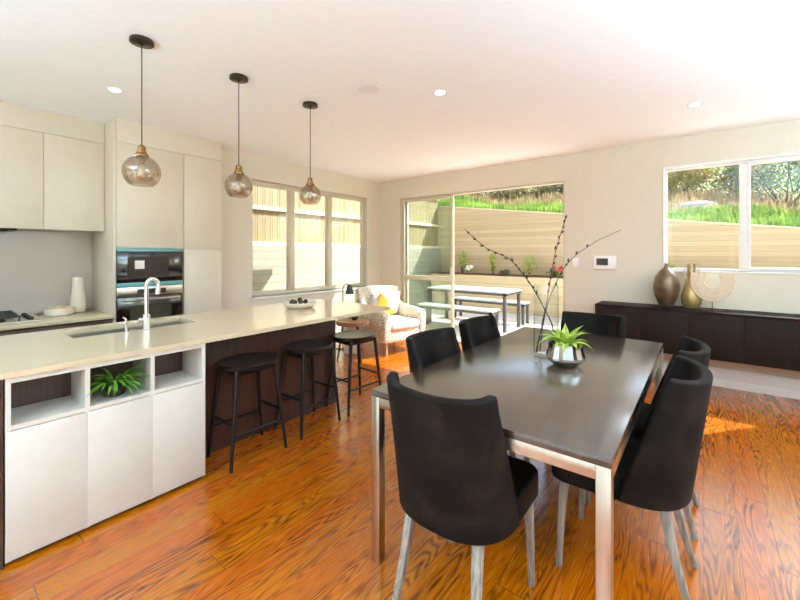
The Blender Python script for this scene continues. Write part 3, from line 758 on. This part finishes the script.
branch([(-0.756, 2.295, 0.787), (-0.739, 2.296, 0.943), (-0.713, 2.304, 1.073), (-0.687, 2.35, 1.177), (-0.653, 2.414, 1.277), (-0.607, 2.501, 1.354), (-0.516, 2.625, 1.441), (-0.406, 2.763, 1.511)],
       .0040, 'bare_branch', 'thin brown branch with few buds in the vase arching toward the sideboard', .3, 3)
PX, PY = -.585, 2.186
t = thing('potted_succulent', 'lime green broad-leaved plant in a faceted silver pot on the dining table', 'potted plant', (PX, PY, TZ))
prof = [(.050, 0), (.062, .004), (.098, .038), (.100, .050), (.088, .09), (.084, .122), (.078, .122), (.080, .09), (.088, .05), (.002, .045)]
n = 12
m = MB(); vs = []
for k, (r_, z) in enumerate(prof):
    for i in range(n*2):
        a = 2*PI*i/(n*2)+.15; q = r_*(1.0 if i % 2 == 0 else .93) if 0 < k < 9 else r_
        vs.append((PX+q*math.cos(a), PY+q*math.sin(a), TZ+z))
fs = [(k*24+i, k*24+(i+1) % 24, (k+1)*24+(i+1) % 24, (k+1)*24+i) for k in range(len(prof)-1) for i in range(24)]
fs.append(tuple(range(23, -1, -1))); m.add(vs, fs); m.build('pot', M['silver'], t, ang=12)
m = MB(); rnd = random.Random(11)
for i in range(19):
    az = i*2.399+rnd.uniform(-.2, .2); inner = i < 7
    leaf(m, (PX+.02*math.cos(az), PY+.02*math.sin(az), TZ+.10), az, rnd.uniform(.12, .15) if inner else rnd.uniform(.13, .175), rnd.uniform(.038, .052),
         rnd.uniform(62, 80) if inner else rnd.uniform(38, 62), rnd.uniform(25, 60) if inner else rnd.uniform(70, 120), 9, .2)
m.build('foliage', M['lime'], t, fix=False)

# ---------------------------------------------------------------- sideboard
SBX0, SBX1, SBY, SBT, SBB = -.955, 1.55, 4.75, .797, .340
t = thing('sideboard', 'long wall-hung sideboard in black-brown wood below the window', 'sideboard', ((SBX0+SBX1)/2, 4.93, SBB))
b_ = MB(); b_.box(SBX0, SBX1, SBY, YB-.003, SBT-.022, SBT); b_.box(SBX0, SBX0+.02, SBY, YB-.003, SBB, SBT-.022); b_.box(SBX1-.02, SBX1, SBY, YB-.003, SBB, SBT-.022); b_.box(SBX0+.02, SBX1-.02, SBY+.02, YB-.003, SBB, SBB+.02); b_.box(SBX0+.02, SBX1-.02, YB-.015, YB-.003, SBB+.02, SBT-.022)
b_.build('body', M['sidewood'], t, bevel=.002)
nd = 6; dw = (SBX1-SBX0-.04)/nd
for i in range(nd):
    box(SBX0+.02+i*dw+.0012, SBX0+.02+(i+1)*dw-.0012, SBY+.002, SBY+.02, SBB+.002, SBT-.0245).build('door', M['sidewood'], t, bevel=.001)
# vases
x, y = -.305, 4.93
one('bronze_vase', MB().lathe([(.046, 0), (.052, .004), (.078, .05), (.106, .12), (.118, .19), (.116, .25), (.098, .32), (.064, .375), (.036, .405), (.019, .425), (.015, .45), (.018, .462), (.010, .462), (.010, .42)], (x, y, SBT), 48),
    M['bronze'], 'bulbous dark bronze bottle vase with a tiny neck on the sideboard', 'vase')
t = thing('gold_vase', 'gold glazed vase with flared belly and clear glass collar on the sideboard', 'vase', (-.095, 4.985, SBT))
x, y = -.095, 4.985
MB().lathe([(.05, 0), (.062, .003), (.084, .05), (.089, .10), (.082, .15), (.062, .22), (.044, .30), (.036, .37), (.035, .462), (.031, .462), (.031, .35)], (x, y, SBT), 44).build('body', M['goldvase'], t)
MB().lathe([(.045, .30), (.064, .31), (.070, .33), (.071, .462), (.068, .462), (.067, .33), (.046, .312)], (x, y, SBT), 44, cap0=False, cap1=False).build('glass_collar', M['vaseglass'], t)
# arc sculpture
t = thing('arc_sculpture', 'pale ribbed half-round arc sculpture on a thin stand, right of the gold vase', 'sculpture', (.072, 4.90, SBT))
cx, cy, cz = .072, 4.90, SBT+.303
MB().prism(rrect(cx-.085, cx+.085, cy-.04, cy+.04, .01), SBT, SBT+.008).build('base', M['bronze_dark'], t, bevel=.001)
MB().tube([(cx, cy, SBT+.006), (cx, cy, SBT+.10)], .004, 10).build('stem', M['bronze_dark'], t)
for k in range(7):
    r0 = .070+k*.0163; m = MB()
    pts = [(cx+r0*math.cos(PI+PI*i/32), cy, cz+1.24*r0*math.sin(PI+PI*i/32)) for i in range(33)]
    dx = .014 if k == 0 else .006
    pts = [(pts[0][0]+dx*2, cy, cz+.070), (pts[0][0]+dx, cy, cz+.045)]+pts+[(pts[-1][0]-dx, cy, cz+.045), (pts[-1][0]-dx*2, cy, cz+.070)]
    m.tube(pts, .0082, 10); m.build('arc', M['sculpt'], t)

# wall controls
t = thing('alarm_panel', 'white wall control panel with a grey screen between door and window', 'control panel', (-.917, YB, 1.17))
box(-1.04, -.80, YB-.022, YB, 1.175, 1.335).build('body', M['trim'], t, bevel=.004)
box(-1.01, -.885, YB-.024, YB-.021, 1.222, 1.305).build('screen', M['display'], t)
t = thing('light_switch', 'white light switch plate beside the glass door', 'light switch', (-1.25, YB, 1.2))
box(-1.285, -1.215, YB-.008, YB, 1.19, 1.31).build('plate', M['trim'], t, bevel=.002)
box(-1.262, -1.238, YB-.012, YB-.007, 1.235, 1.265).build('rocker', M['trim'], t, bevel=.001)

# ---------------------------------------------------------------- pendants and downlights
for (y, zc, r_, lab) in ((.832, 1.842, .098, 'smoked glass globe pendant lamp over the island sink'), (1.433, 1.840, .093, 'smoked glass globe pendant lamp in the middle of the three'), (2.066, 1.85, .090, 'smoked glass globe pendant lamp hanging furthest, before the window')):
    x = -2.59
    t = thing('pendant_lamp', lab, 'pendant lamp', (x, y, CH), group='globe pendants over the island')
    MB().lathe([(.058, 0), (.062, -.006), (.062, -.022), (.02, -.026), (.006, -.036)], (x, y, CH), 36).build('canopy', M['bronze_dark'], t)
    MB().tube([(x, y, CH-.03), (x, y, zc+r_+.05)], .0032, 8).build('cord', M['cord'], t)
    MB().lathe([(.006, .062), (.013, .058), (.020, .05), (.021, .022), (.026, .02), (.026, .012), (.034, .006), (.036, -.008), (.034, -.012)], (x, y, zc+r_), 30).build('lamp_cap', M['brass'], t)
    th0 = math.asin(.030/r_); prof = []
    for i in range(25):
        a = th0+(R(143)-th0)*i/24; prof.append((r_*math.sin(a), r_*math.cos(a)))
    pin = [(q-.0015, z) for q, z in prof[::-1]]
    MB().lathe(prof+pin, (x, y, zc), 48, cap0=False, cap1=False).build('glass_globe', M['smoke'], t)
    sk_ = MB().lathe([(.017, r_-.008), (.017, r_-.05), (.012, r_-.055)], (x, y, zc), 20).build('socket', M['brass'], t)
    MB().lathe([(.010, .0), (.014, -.01), (.024, -.035), (.027, -.05), (.022, -.07), (.01, -.08), (.001, -.082)], (x, y, zc+r_-.055), 24).build('bulb', M['bulb'], sk_)
def area(name, loc, size, power, rgb=(.70, .88, 1), spread=140, par=None):
    l = bpy.data.lights.new(name, 'AREA'); l.shape = 'DISK'; l.size = size; l.energy = power; l.color = rgb; l.spread = R(spread)
    o = bpy.data.objects.new(name, l); C.objects.link(o); o.location = loc
    return o
DL = 2.5
dls = [(-3.548, .96, 'round recessed downlight nearest the tall kitchen cabinets'), (-1.612, 2.547, 'round recessed downlight between the pendants and the sideboard'),
       (-.053, 4.084, 'round recessed downlight above the sideboard end of the room')]
hid = [(-.05, 1.2), (1.4, 2.6), (1.4, 0), (-1.5, -.4), (-3.5, -.8), (-.05, -1.6), (-2.2, -2.0), (1.4, -1.8)]  # extra downlights added outside the view for room light
for x, y, lab in dls+[(a, b, 'round recessed downlight added in the unseen part of the ceiling') for a, b in hid]:
    t = thing('downlight', lab, 'downlight', (x, y, CH), group='recessed ceiling downlights')
    MB().lathe([(.052, -.001), (.056, -.004), (.056, 0), (.040, 0), (.040, -.002)], (x, y, CH), 32, cap0=False, cap1=False).build('ring', M['trim'], t)
    MB().lathe([(.001, -.0012), (.041, -.0012)], (x, y, CH), 24, cap0=False, cap1=False).build('diffuser', M['led'], t, fix=False)
    area('downlight_lamp', (x, y, CH-.012), .09, DL)
one('ceiling_speaker', MB().lathe([(.001, -.004), (.075, -.004), (.082, -.003), (.085, 0)], (-2.0, 2.15, CH), 40, cap0=False, cap1=False), plain('speaker_grille', (232, 230, 228), .8),
    'flat round white ceiling speaker beyond the pendants', 'speaker')

UP = 225.0  # uplighters added outside the view to brighten the ceiling
for x, y, lab in ((-1.2, -2.3, 'white fill torchiere added out of view, behind the camera'), (1.8, 1.3, 'white fill torchiere added out of view by the right wall, nearer the camera'), (2.05, 3.0, 'white fill torchiere added out of view by the right wall, near the sideboard')):
    t = thing('fill_torchiere', lab, 'floor lamp', (x, y, .012 if y < 0 else 0)); z0 = .012 if y < 0 else 0
    MB().lathe([(.14, 0), (.14, .015), (.02, .025)], (x, y, z0), 32).build('base', M['trim'], t)
    MB().tube([(x, y, z0+.02), (x, y, 1.36)], .011, 12).build('pole', M['trim'], t)
    MB().lathe([(.02, 1.35), (.10, 1.39), (.17, 1.47), (.175, 1.49), (.165, 1.49), (.09, 1.40), (.001, 1.38)], (x, y, 0), 36, cap1=False).build('lamp_shade', M['trim'], t)
    o = area('fill_torchiere_light', (x, y, 1.50), .24, UP*(.34 if y > 2 else 1.3 if y < 0 else .85), (.53, .78, 1), 165); o.rotation_euler = (PI, 0, 0)

# ---------------------------------------------------------------- lounge corner
# side table
sx, sy = -3.52, 3.48
t = thing('side_table', 'small round brown wooden side table behind the farthest bar stool', 'table', (sx, sy, 0))
MB().lathe([(.19, -.055), (.205, -.05), (.21, -.004), (.205, 0)], (sx, sy, .51), 44).build('tabletop', M['sidetable'], t)
for k in range(3):
    a = R(90+120*k+20); MB().tube([(sx+.12*math.cos(a), sy+.12*math.sin(a), .46), (sx+.19*math.cos(a), sy+.19*math.sin(a), 0)], [.015, .010], 12).build('leg', M['bronze_dark'], t)
one('small_bowl', MB().lathe([(.028, 0), (.03, .004), (.048, .035), (.05, .042), (.045, .042), (.03, .01), (.002, .008)], (sx+.02, sy+.02, .51), 28, cap1=False), M['darkpot'], 'small dark bowl on the round side table', 'bowl')
# armchair (local: faces +x)
AX, AY, AR = -3.52, 4.24, R(-14)
t = thing('armchair', 'taupe lattice-patterned armchair with white seat by the glass door', 'armchair', (AX, AY, 0), AR)
def loc(mb, name, mat, par=t, **k): return mb.build(name, mat, par, world=False, **k)
loc(MB().box(-.30, .34, -.33, .33, .17, .33), 'base', M['fabric'], bevel=.02, seg=3)
loc(MB().box(-.20, .37, -.245, .245, .33, .45), 'seat_cushion', M['seatcloth'], bevel=.045, seg=5, ang=60)
def back(i, j):
    u = -1+2*i; z = .2+.655*j; y = u*(.33+.03*j); x = -.30-.14*j+.07*abs(u)**3
    return (x, y, z+(.02*(1-u*u) if j > .9 else 0))
m = MB().grid(back, 16, 10); n1 = len(m.v)
m.grid(lambda i, j: tuple(Vector(back(i, j))+Vector((.11-.03*j, 0, 0))), 16, 10); W = 17
for i in range(16):
    for j in (0, 10): m.f.append((j*W+i, j*W+i+1, j*W+i+1+n1, j*W+i+n1))
for j in range(10):
    for i in (0, 16): m.f.append((j*W+i, (j+1)*W+i, (j+1)*W+i+n1, j*W+i+n1))
loc(m, 'backrest', M['fabric'], bevel=.02, seg=3, ang=60)
for s_ in (-1, 1):
    poly = [(-.33, .18), (.34, .18), (.36, .40), (.35, .53), (.30, .575), (.22, .585), (0, .60), (-.2, .64), (-.36, .70)]
    m = MB(); y0, y1 = s_*.25, s_*.36
    n = len(poly); vs = [(x, y0, z) for x, z in poly]+[(x, y1, z) for x, z in poly]
    m.add(vs, [tuple(range(n)), tuple(range(2*n-1, n-1, -1))]+[(i, (i+1) % n, n+(i+1) % n, n+i) for i in range(n)])
    loc(m, 'armrest', M['fabric'], bevel=.022, seg=3, ang=60)
for a, b in ((.27, .27), (.27, -.27), (-.27, .27), (-.27, -.27)):
    loc(MB().tube([(a, b, .18), (a*1.12, b*1.08, 0)], [.024, .015], 12), 'leg', M['palelog'])
def pillow(name, mat, label, p, size, rz, tilt, th=.07):
    m = MB(); N_ = 10
    for sd in (1, -1):
        def fn(i, j, sd=sd):
            u, v = -1+2*i, -1+2*j; k = (1-u**4)*(1-v**4)
            return (u*size/2*(1-.05*(1-v*v)*0-.04*v*v), sd*th*(max(k, 0)**.5), size/2+v*size/2*(1-.04*u*u))
        m.grid(fn, N_, N_)
    o = m.build(name, mat, fix=True, world=False); o.location = p; o.rotation_euler = (R(tilt), 0, rz)
    return tag(o, label, 'cushion')
ca, sa = math.cos(AR), math.sin(AR)
def apos(lx, ly, z): return (AX+ca*lx-sa*ly, AY+sa*lx+ca*ly, z)
pillow('scatter_cushion', M['cushion'], 'square white and mustard cushion leaning on the armchair back', apos(-.16, .05, .45), .37, AR+PI/2, 14)
pillow('scatter_cushion', M['greystripe'], 'grey cushion tucked behind the mustard one on the armchair', apos(-.215, -.10, .45), .34, AR+PI/2, 15, .04)
# lamp behind the island
lx, ly = -4.04, 3.88
t = thing('floor_lamp', 'slim brass lamp with a small black shade near the left window', 'floor lamp', (lx, ly, 0))
MB().lathe([(.11, 0), (.11, .015), (.015, .02)], (lx-.05, ly-.03, 0), 28).build('base', M['brass'], t)
MB().tube([(lx-.05, ly-.03, .015), (lx-.05, ly-.03, .86), (lx-.03, ly-.018, .91), (lx, ly, .925), (lx+.03, ly+.02, .905)], .008, 10).build('pole', M['brass'], t)
MB().lathe([(.02, .0), (.034, -.01), (.062, -.13), (.059, -.13), (.03, -.014)], (lx+.035, ly+.022, .91), 28, cap1=False).build('lamp_shade', M['black'], t)
lx, ly = -3.80, 3.74
t = thing('potted_plant', 'leafy green plant in a pale pot between the island and the armchair', 'potted plant', (lx, ly, 0))
MB().lathe([(.09, 0), (.10, .004), (.13, .44), (.12, .44), (.11, .41), (.002, .41)], (lx, ly, 0), 30, cap1=False).build('pot', M['ceramic'], t)
m = MB(); rnd = random.Random(9)
for i in range(46):
    az = rnd.uniform(0, 2*PI); leaf(m, (lx+.03*math.cos(az), ly+.03*math.sin(az), .42), az, rnd.uniform(.26, .36), rnd.uniform(.02, .035), rnd.uniform(72, 88), rnd.uniform(8, 50), 8)
m.build('foliage', M['lime'], t, fix=False)

# ---------------------------------------------------------------- outside
GZ = -.083
struct('ground', box(-30, 30, YB+FT, 9.02, GZ-.2, GZ).box(-30, XK-.1-.02, -25, YB+FT, GZ-.2, GZ).box(XR+.12, 30, -25, YB+FT, GZ-.2, GZ).box(XK-.12, XR+.12, -25, YF-.12, GZ-.2, GZ), M['deck'], 'pale timber decking outside the glass door', smooth=False)
# planter
struct('planter_wall', box(-6.0, 8, 9.0, 9.06, GZ, .78).box(-6.0, 8, 8.98, 9.1, .76, .80), M['planterwall'], 'low pale timber planter wall at the back of the deck', smooth=False)
struct('planter_soil', box(-6.0, 8, 9.06, 9.62, .2, .82), M['soil'], 'brown bark mulch in the raised planter', smooth=False)
# tall retaining wall with sloping top
def wt(x): return 1.965-.127*x
m = MB(); xs = [-6.6+i*.5 for i in range(34)]
for a, b in zip(xs, xs[1:]):
    m.add([(a, 9.62, .3), (b, 9.62, .3), (b, 9.62, wt(b)), (a, 9.62, wt(a)), (a, 9.68, .3), (b, 9.68, .3), (b, 9.68, wt(b)), (a, 9.68, wt(a))],
          [(0, 1, 2, 3), (7, 6, 5, 4), (3, 2, 6, 7)])
struct('retaining_wall', m, M['wallboards'], 'tall retaining wall of horizontal honey-coloured timber boards', smooth=False)
m = MB()
for a, b in zip(xs, xs[1:]):
    m.add([(a, 9.60, wt(a)), (b, 9.60, wt(b)), (b, 9.70, wt(b)), (a, 9.70, wt(a)), (a, 9.60, wt(a)+.03), (b, 9.60, wt(b)+.03), (b, 9.70, wt(b)+.03), (a, 9.70, wt(a)+.03)],
          [(0, 3, 2, 1), (4, 5, 6, 7), (0, 1, 5, 4), (2, 3, 7, 6)])
struct('retaining_wall_capping', m, M['railwood'], smooth=False)
# left boundary: retaining boards below, paling fence above
FXL = -6.05
struct('side_retaining_wall', box(FXL-.08, FXL, -1.5, 9.62, GZ, 1.50), M['sideboards'], 'pale horizontal timber boards outside the left window', smooth=False)
t = thing('paling_fence', 'pale timber fence of vertical palings and rails outside the left window', 'fence', (FXL-.1, 4, 1.5))
m = MB(); y = -1.5
while y < 9.6:
    m.box(FXL-.12, FXL-.10, y, y+.143, 1.45, 3.3); y += .15
m.build('palings', M['fenceboards'], t, smooth=False)
for z in (1.535, 2.17, 2.95):
    box(FXL-.10, FXL-.045, -1.5, 9.6, z-.034, z+.034).build('rail', M['railwood'], t, bevel=.003)
# outdoor table and benches
def out_table(name, label, cat, x0, x1, y0, y1, h, lw_, group=None):
    t = thing(name, label, cat, ((x0+x1)/2, (y0+y1)/2, GZ), group=group)
    m = MB(); n = max(3, round((y1-y0)/.11)); w_ = (y1-y0)/n
    for i in range(n): m.box(x0, x1, y0+i*w_+.004, y0+(i+1)*w_-.004, GZ+h-.03, GZ+h)
    m.build('tabletop' if cat == 'table' else 'seat', M['greybench'], t, bevel=.003)
    fr = MB(); frame = [(x0+.02, x1-.02, y0+.02, y0+.05), (x0+.02, x1-.02, y1-.05, y1-.02), (x0+.02, x0+.05, y0+.02, y1-.02), (x1-.05, x1-.02, y0+.02, y1-.02)]
    for a in frame: fr.box(*a, GZ+h-.075, GZ+h-.031)
    fr.build('frame', M['benchmetal'], t)
    for a in (x0+.02, x1-.02-lw_):
        for b in (y0+.02, y1-.02-lw_): box(a, a+lw_, b, b+lw_, GZ, GZ+h-.03).build('leg', M['benchmetal'], t, bevel=.003)
    return t
out_table('garden_table', 'grey slatted outdoor table on the deck beyond the open door', 'table', -4.55, -2.80, 6.66, 7.44, .74, .06)
out_table('garden_bench', 'grey slatted bench on the door side of the outdoor table', 'bench', -4.45, -2.86, 6.18, 6.54, .45, .05)
out_table('garden_bench', 'grey slatted bench on the planter side of the outdoor table', 'bench', -4.45, -2.80, 7.56, 7.90, .45, .05)

# bank
def hz(x, y):
    d = y-9.7
    z = wt(x)-.03+.22*d+.004*d*d
    return z+.10*math.sin(1.7*x+.6*y)*min(1, d)+.07*math.sin(3.1*y-x)*min(1, d)
m = MB().grid(lambda i, j: (-17+34*i, 9.68+14*j*j+2*j, hz(-17+34*i, 9.68+14*j*j+2*j)), 60, 40)
struct('hill', m, M['hill'], 'grassy bank rising behind the retaining wall')
rnd = random.Random(21)
def blades(n, xr, dr, hr, name, mat, label, lean=.4, wd=.018):
    m = MB()
    for i in range(n):
        x = rnd.uniform(*xr); d = rnd.uniform(*dr); y = 9.7+d; z = hz(x, y)-.02; h = rnd.uniform(*hr)
        az = rnd.uniform(0, 2*PI); l = rnd.uniform(0, lean)*h; w = wd*rnd.uniform(.7, 1.4); b = rnd.uniform(0, PI)
        dx, dy = math.cos(az)*l, math.sin(az)*l; wx, wy = math.cos(b)*w, math.sin(b)*w
        m.add([(x-wx, y-wy, z), (x+wx, y+wy, z), (x+dx*.4+wx*.7, y+dy*.4+wy*.7, z+h*.6), (x+dx*.4-wx*.7, y+dy*.4-wy*.7, z+h*.6), (x+dx, y+dy, z+h)], [(0, 1, 2, 3), (3, 2, 4)])
    o = m.build(name, mat, smooth=False, fix=False); return tag(o, label, 'grass', kind='stuff')
blades(15000, (-7.5, 4), (.02, 1.15), (.08, .22), 'green_grass', M['grassblade'], 'bright green grass along the top of the retaining wall')
blades(9000, (-9, 5), (.95, 4.4), (.10, .30), 'dry_grass', M['drygrass'], 'dry straw-coloured grass higher on the bank')
m = MB()
one('boulder', m.lathe([(.001, 0), (.30, .02), (.40, .10), (.35, .2), (.2, .26), (.001, .28)], (-.1, 11.7, hz(-.1, 11.7)-.04), 14, 1, .6), M['rock'], 'pale grey rock on the bank seen through the back window', 'rock', ang=20)

def bush(x, y, z, rx, ry, h, n, mat, ls, label, name='shrub', group=None, seed=0, stemr=.02):
    rr = random.Random(seed+int(100*x)); t = thing(name, label, 'shrub', (x, y, z), group=group)
    m = MB(); blobs = [(x+rr.uniform(-.55, .55)*rx, y+rr.uniform(-.55, .55)*ry, z+h*rr.uniform(.3, .75), rr.uniform(.4, .6)) for _ in range(9)]
    for i in range(n):
        bx, by, bz, k = rr.choice(blobs)
        v = Vector((rr.gauss(0, 1), rr.gauss(0, 1), rr.gauss(0, 1))).normalized()*(rr.uniform(.6, 1.05))
        p = Vector((bx+v.x*rx*k, by+v.y*ry*k, bz+v.z*h*k*.75))
        if p.z < z-.02: p.z = z+rr.uniform(0, .1)
        a = Vector((rr.gauss(0, 1), rr.gauss(0, 1), rr.gauss(0, 1)+.4)).normalized(); b = a.orthogonal().normalized(); b = (b+a.cross(b)*rr.uniform(-1, 1)).normalized()
        L_ = ls*rr.uniform(.7, 1.4); W_ = L_*.4
        m.add([p-a*L_*.5, p+b*W_*.5, p+a*L_*.5, p-b*W_*.5], [(0, 1, 2, 3)])
    m.build('foliage', mat, t, smooth=False, fix=False)
    st_ = MB()
    for bx, by, bz, k in blobs[:5]: st_.tube([(x, y, z-.08), ((x+bx)/2, (y+by)/2, (z+bz)/2-.05), (bx, by, bz)], [stemr, stemr*.7, stemr*.3], 6)
    st_.build('stems', M['twig'], t)
    return t
# big shrubs on the bank
bl = []
for i, (x, d, r_, h, mt, lab) in enumerate((
    (-1.9, 4.4, 1.0, 1.15, 'bush_gold', 'golden-green shrub on the bank'), (-.6, 4.0, 1.0, 1.2, 'bush_gold', 'golden-green shrub on the bank'),
    (.5, 4.3, .9, 1.3, 'bush_gold', 'golden-green shrub on the bank'), (1.6, 3.6, 1.2, 1.9, 'bush_grey', 'grey-green shrub on the bank'), (2.9, 3.6, 1.3, 2.0, 'bush_grey', 'grey-green shrub on the bank'),
    (2.0, 5.6, 1.5, 2.0, 'bush_grey', 'grey-green shrub on the bank'), (-3.2, 2.9, 1.1, .85, 'bush_dark', 'dark green shrub on the bank'), (-4.9, 2.6, 1.2, .8, 'bush_dark', 'dark green shrub on the bank'),
    (-6.7, 2.9, 1.2, .9, 'bush_dark', 'dark green shrub on the bank'), (-8.0, 5.0, 1.5, 1.4, 'bush_dark', 'dark green shrub on the bank'), (-.3, 6.2, 1.3, 1.5, 'bush_gold', 'golden-green shrub on the bank'))):
    y = 9.7+d
    names = {'bush_gold': 'golden-green leafy shrubs along the top of the bank, seen through the back window\'s left pane', 'bush_grey': 'grey-green leafy shrubs on the bank behind the back window\'s right pane', 'bush_dark': 'brownish green shrubs along the top of the bank beyond the glass door'}
    bush(x, y, hz(x, y)-.1, r_, r_*.7, h, 2600, M[mt], .10, names[mt], group=names[mt], seed=i)
# planter plants
for i, (x, h, r_, mt, lab) in enumerate(((-5.19, .62, .17, 'bush_lime', 'young lime green shrub in the planter nearest the sliding leaf'), (-4.28, .6, .11, 'bush_lime', 'narrow upright green shrub in the middle of the planter'),
    (-3.32, .62, .26, 'bush_lime', 'wider yellow-green shrub in the planter beyond the table branches'), (-3.98, .16, .16, 'bush_dark', 'low dark green plant in the planter'), (-2.80, .2, .2, 'bush_dark', 'low leafy plant beside the red flowers in the planter'),
    (-.48, .36, .13, 'bush_lime', 'small lime green plant in the planter seen above the bronze vase'))):
    bush(x, 9.33, .80, r_, r_*.7, h, 260 if h > .3 else 200, M[mt], .055, lab, name='planter_shrub', seed=40+i, stemr=.008)
def flowers(x, mt, lab, n=7):
    t = thing('flowering_plant', lab, 'flowers', (x, 9.22, .8)); rr = random.Random(int(x*10))
    st_ = MB(); fl = MB()
    for i in range(n):
        a, b, h = x+rr.uniform(-.1, .1), 9.22+rr.uniform(-.06, .06), rr.uniform(.14, .26)
        st_.tube([(x, 9.22, .8), (a, b, .8+h)], .004, 5); fl.sphere((a, b, .8+h), .035, 8, 5)
        leaf(st_, (a, b, .8+h*.3), rr.uniform(0, 6), .1, .03, 40, 60, 4)
    st_.build('stems', M['bush_lime'], t, fix=False); fl.build('petals', M[mt], t)
flowers(-2.63, 'redflower', 'red flowering plant in the planter by the door jamb'); flowers(-4.9, 'whiteflower', 'small white flowering plant in the planter')

# ---------------------------------------------------------------- light
W_ = bpy.data.worlds.new('sky'); bpy.context.scene.world = W_; W_.use_nodes = True; nt = W_.node_tree
bg = nt.nodes['Background']; sky = nt.nodes.new('ShaderNodeTexSky'); sky.sky_type = 'NISHITA'; sky.sun_disc = False
sky.sun_elevation = R(45); sky.sun_rotation = R(37); sky.air_density = 1; sky.dust_density = 3; sky.ozone_density = 1
hs = nt.nodes.new('ShaderNodeHueSaturation'); hs.inputs['Saturation'].default_value = .7; nt.links.new(sky.outputs[0], hs.inputs['Color'])
mt = nt.nodes.new('ShaderNodeMixRGB'); mt.blend_type = 'MULTIPLY'; mt.inputs[0].default_value = 1; mt.inputs[2].default_value = (.84, .95, 1.0, 1); nt.links.new(hs.outputs[0], mt.inputs[1])
nt.links.new(mt.outputs[0], bg.inputs[0]); bg.inputs[1].default_value = .52
SUN = 15.0
l = bpy.data.lights.new('sun', 'SUN'); l.energy = SUN; l.angle = R(.6); l.color = (.95, .98, 1)
o = bpy.data.objects.new('sun', l); C.objects.link(o); o.rotation_euler = Vector((.76, 1.0, 1.27)).to_track_quat('Z', 'Y').to_euler()
def portal(loc, sx, sy, rot):
    l = bpy.data.lights.new('portal', 'AREA'); l.shape = 'RECTANGLE'; l.size = sx; l.size_y = sy; l.cycles.is_portal = True
    o = bpy.data.objects.new('daylight_portal', l); C.objects.link(o); o.location = loc; o.rotation_euler = rot
portal((XL-.2, (LW[0]+LW[1])/2, (LW[2]+LW[3])/2), 1.5, 2.1, (0, R(-90), 0))
portal(((BD[0]+BD[1])/2, YB+.2, 1.15), 2.6, 2.3, (R(-90), 0, 0))
portal(((BW[0]+BW[1])/2, YB+.2, 1.74), 1.5, 1.1, (R(-90), 0, 0))
portal((-2.55, YF-.15, 1.15), 2.7, 2.3, (R(90), 0, 0))
portal((.6, YF-.15, 1.15), 2.6, 2.3, (R(90), 0, 0))
portal((XR+.15, -1.35, 1.15), 2.3, 2.2, (0, R(90), 0))

# ---------------------------------------------------------------- camera
cam = bpy.data.cameras.new('camera'); co = bpy.data.objects.new('camera', cam); C.objects.link(co)
co.location = (0, 0, 1.364); co.rotation_euler = (R(90), 0, .668)
cam.sensor_width = 36; cam.lens = 384/800*36; cam.shift_y = -46.6/800; cam.clip_start = .02; cam.clip_end = 200
sc = bpy.context.scene; sc.camera = co
sc.view_settings.view_transform = 'Standard'; sc.view_settings.look = 'None'; sc.view_settings.gamma = 1; sc.view_settings.use_curve_mapping = False
sc.view_settings.exposure = 0.1
sc.cycles.use_denoising = True; sc.cycles.max_bounces = 10; sc.cycles.diffuse_bounces = 6; sc.cycles.transparent_max_bounces = 24
sc.cycles.caustics_reflective = False; sc.cycles.caustics_refractive = False; sc.cycles.sample_clamp_indirect = 8
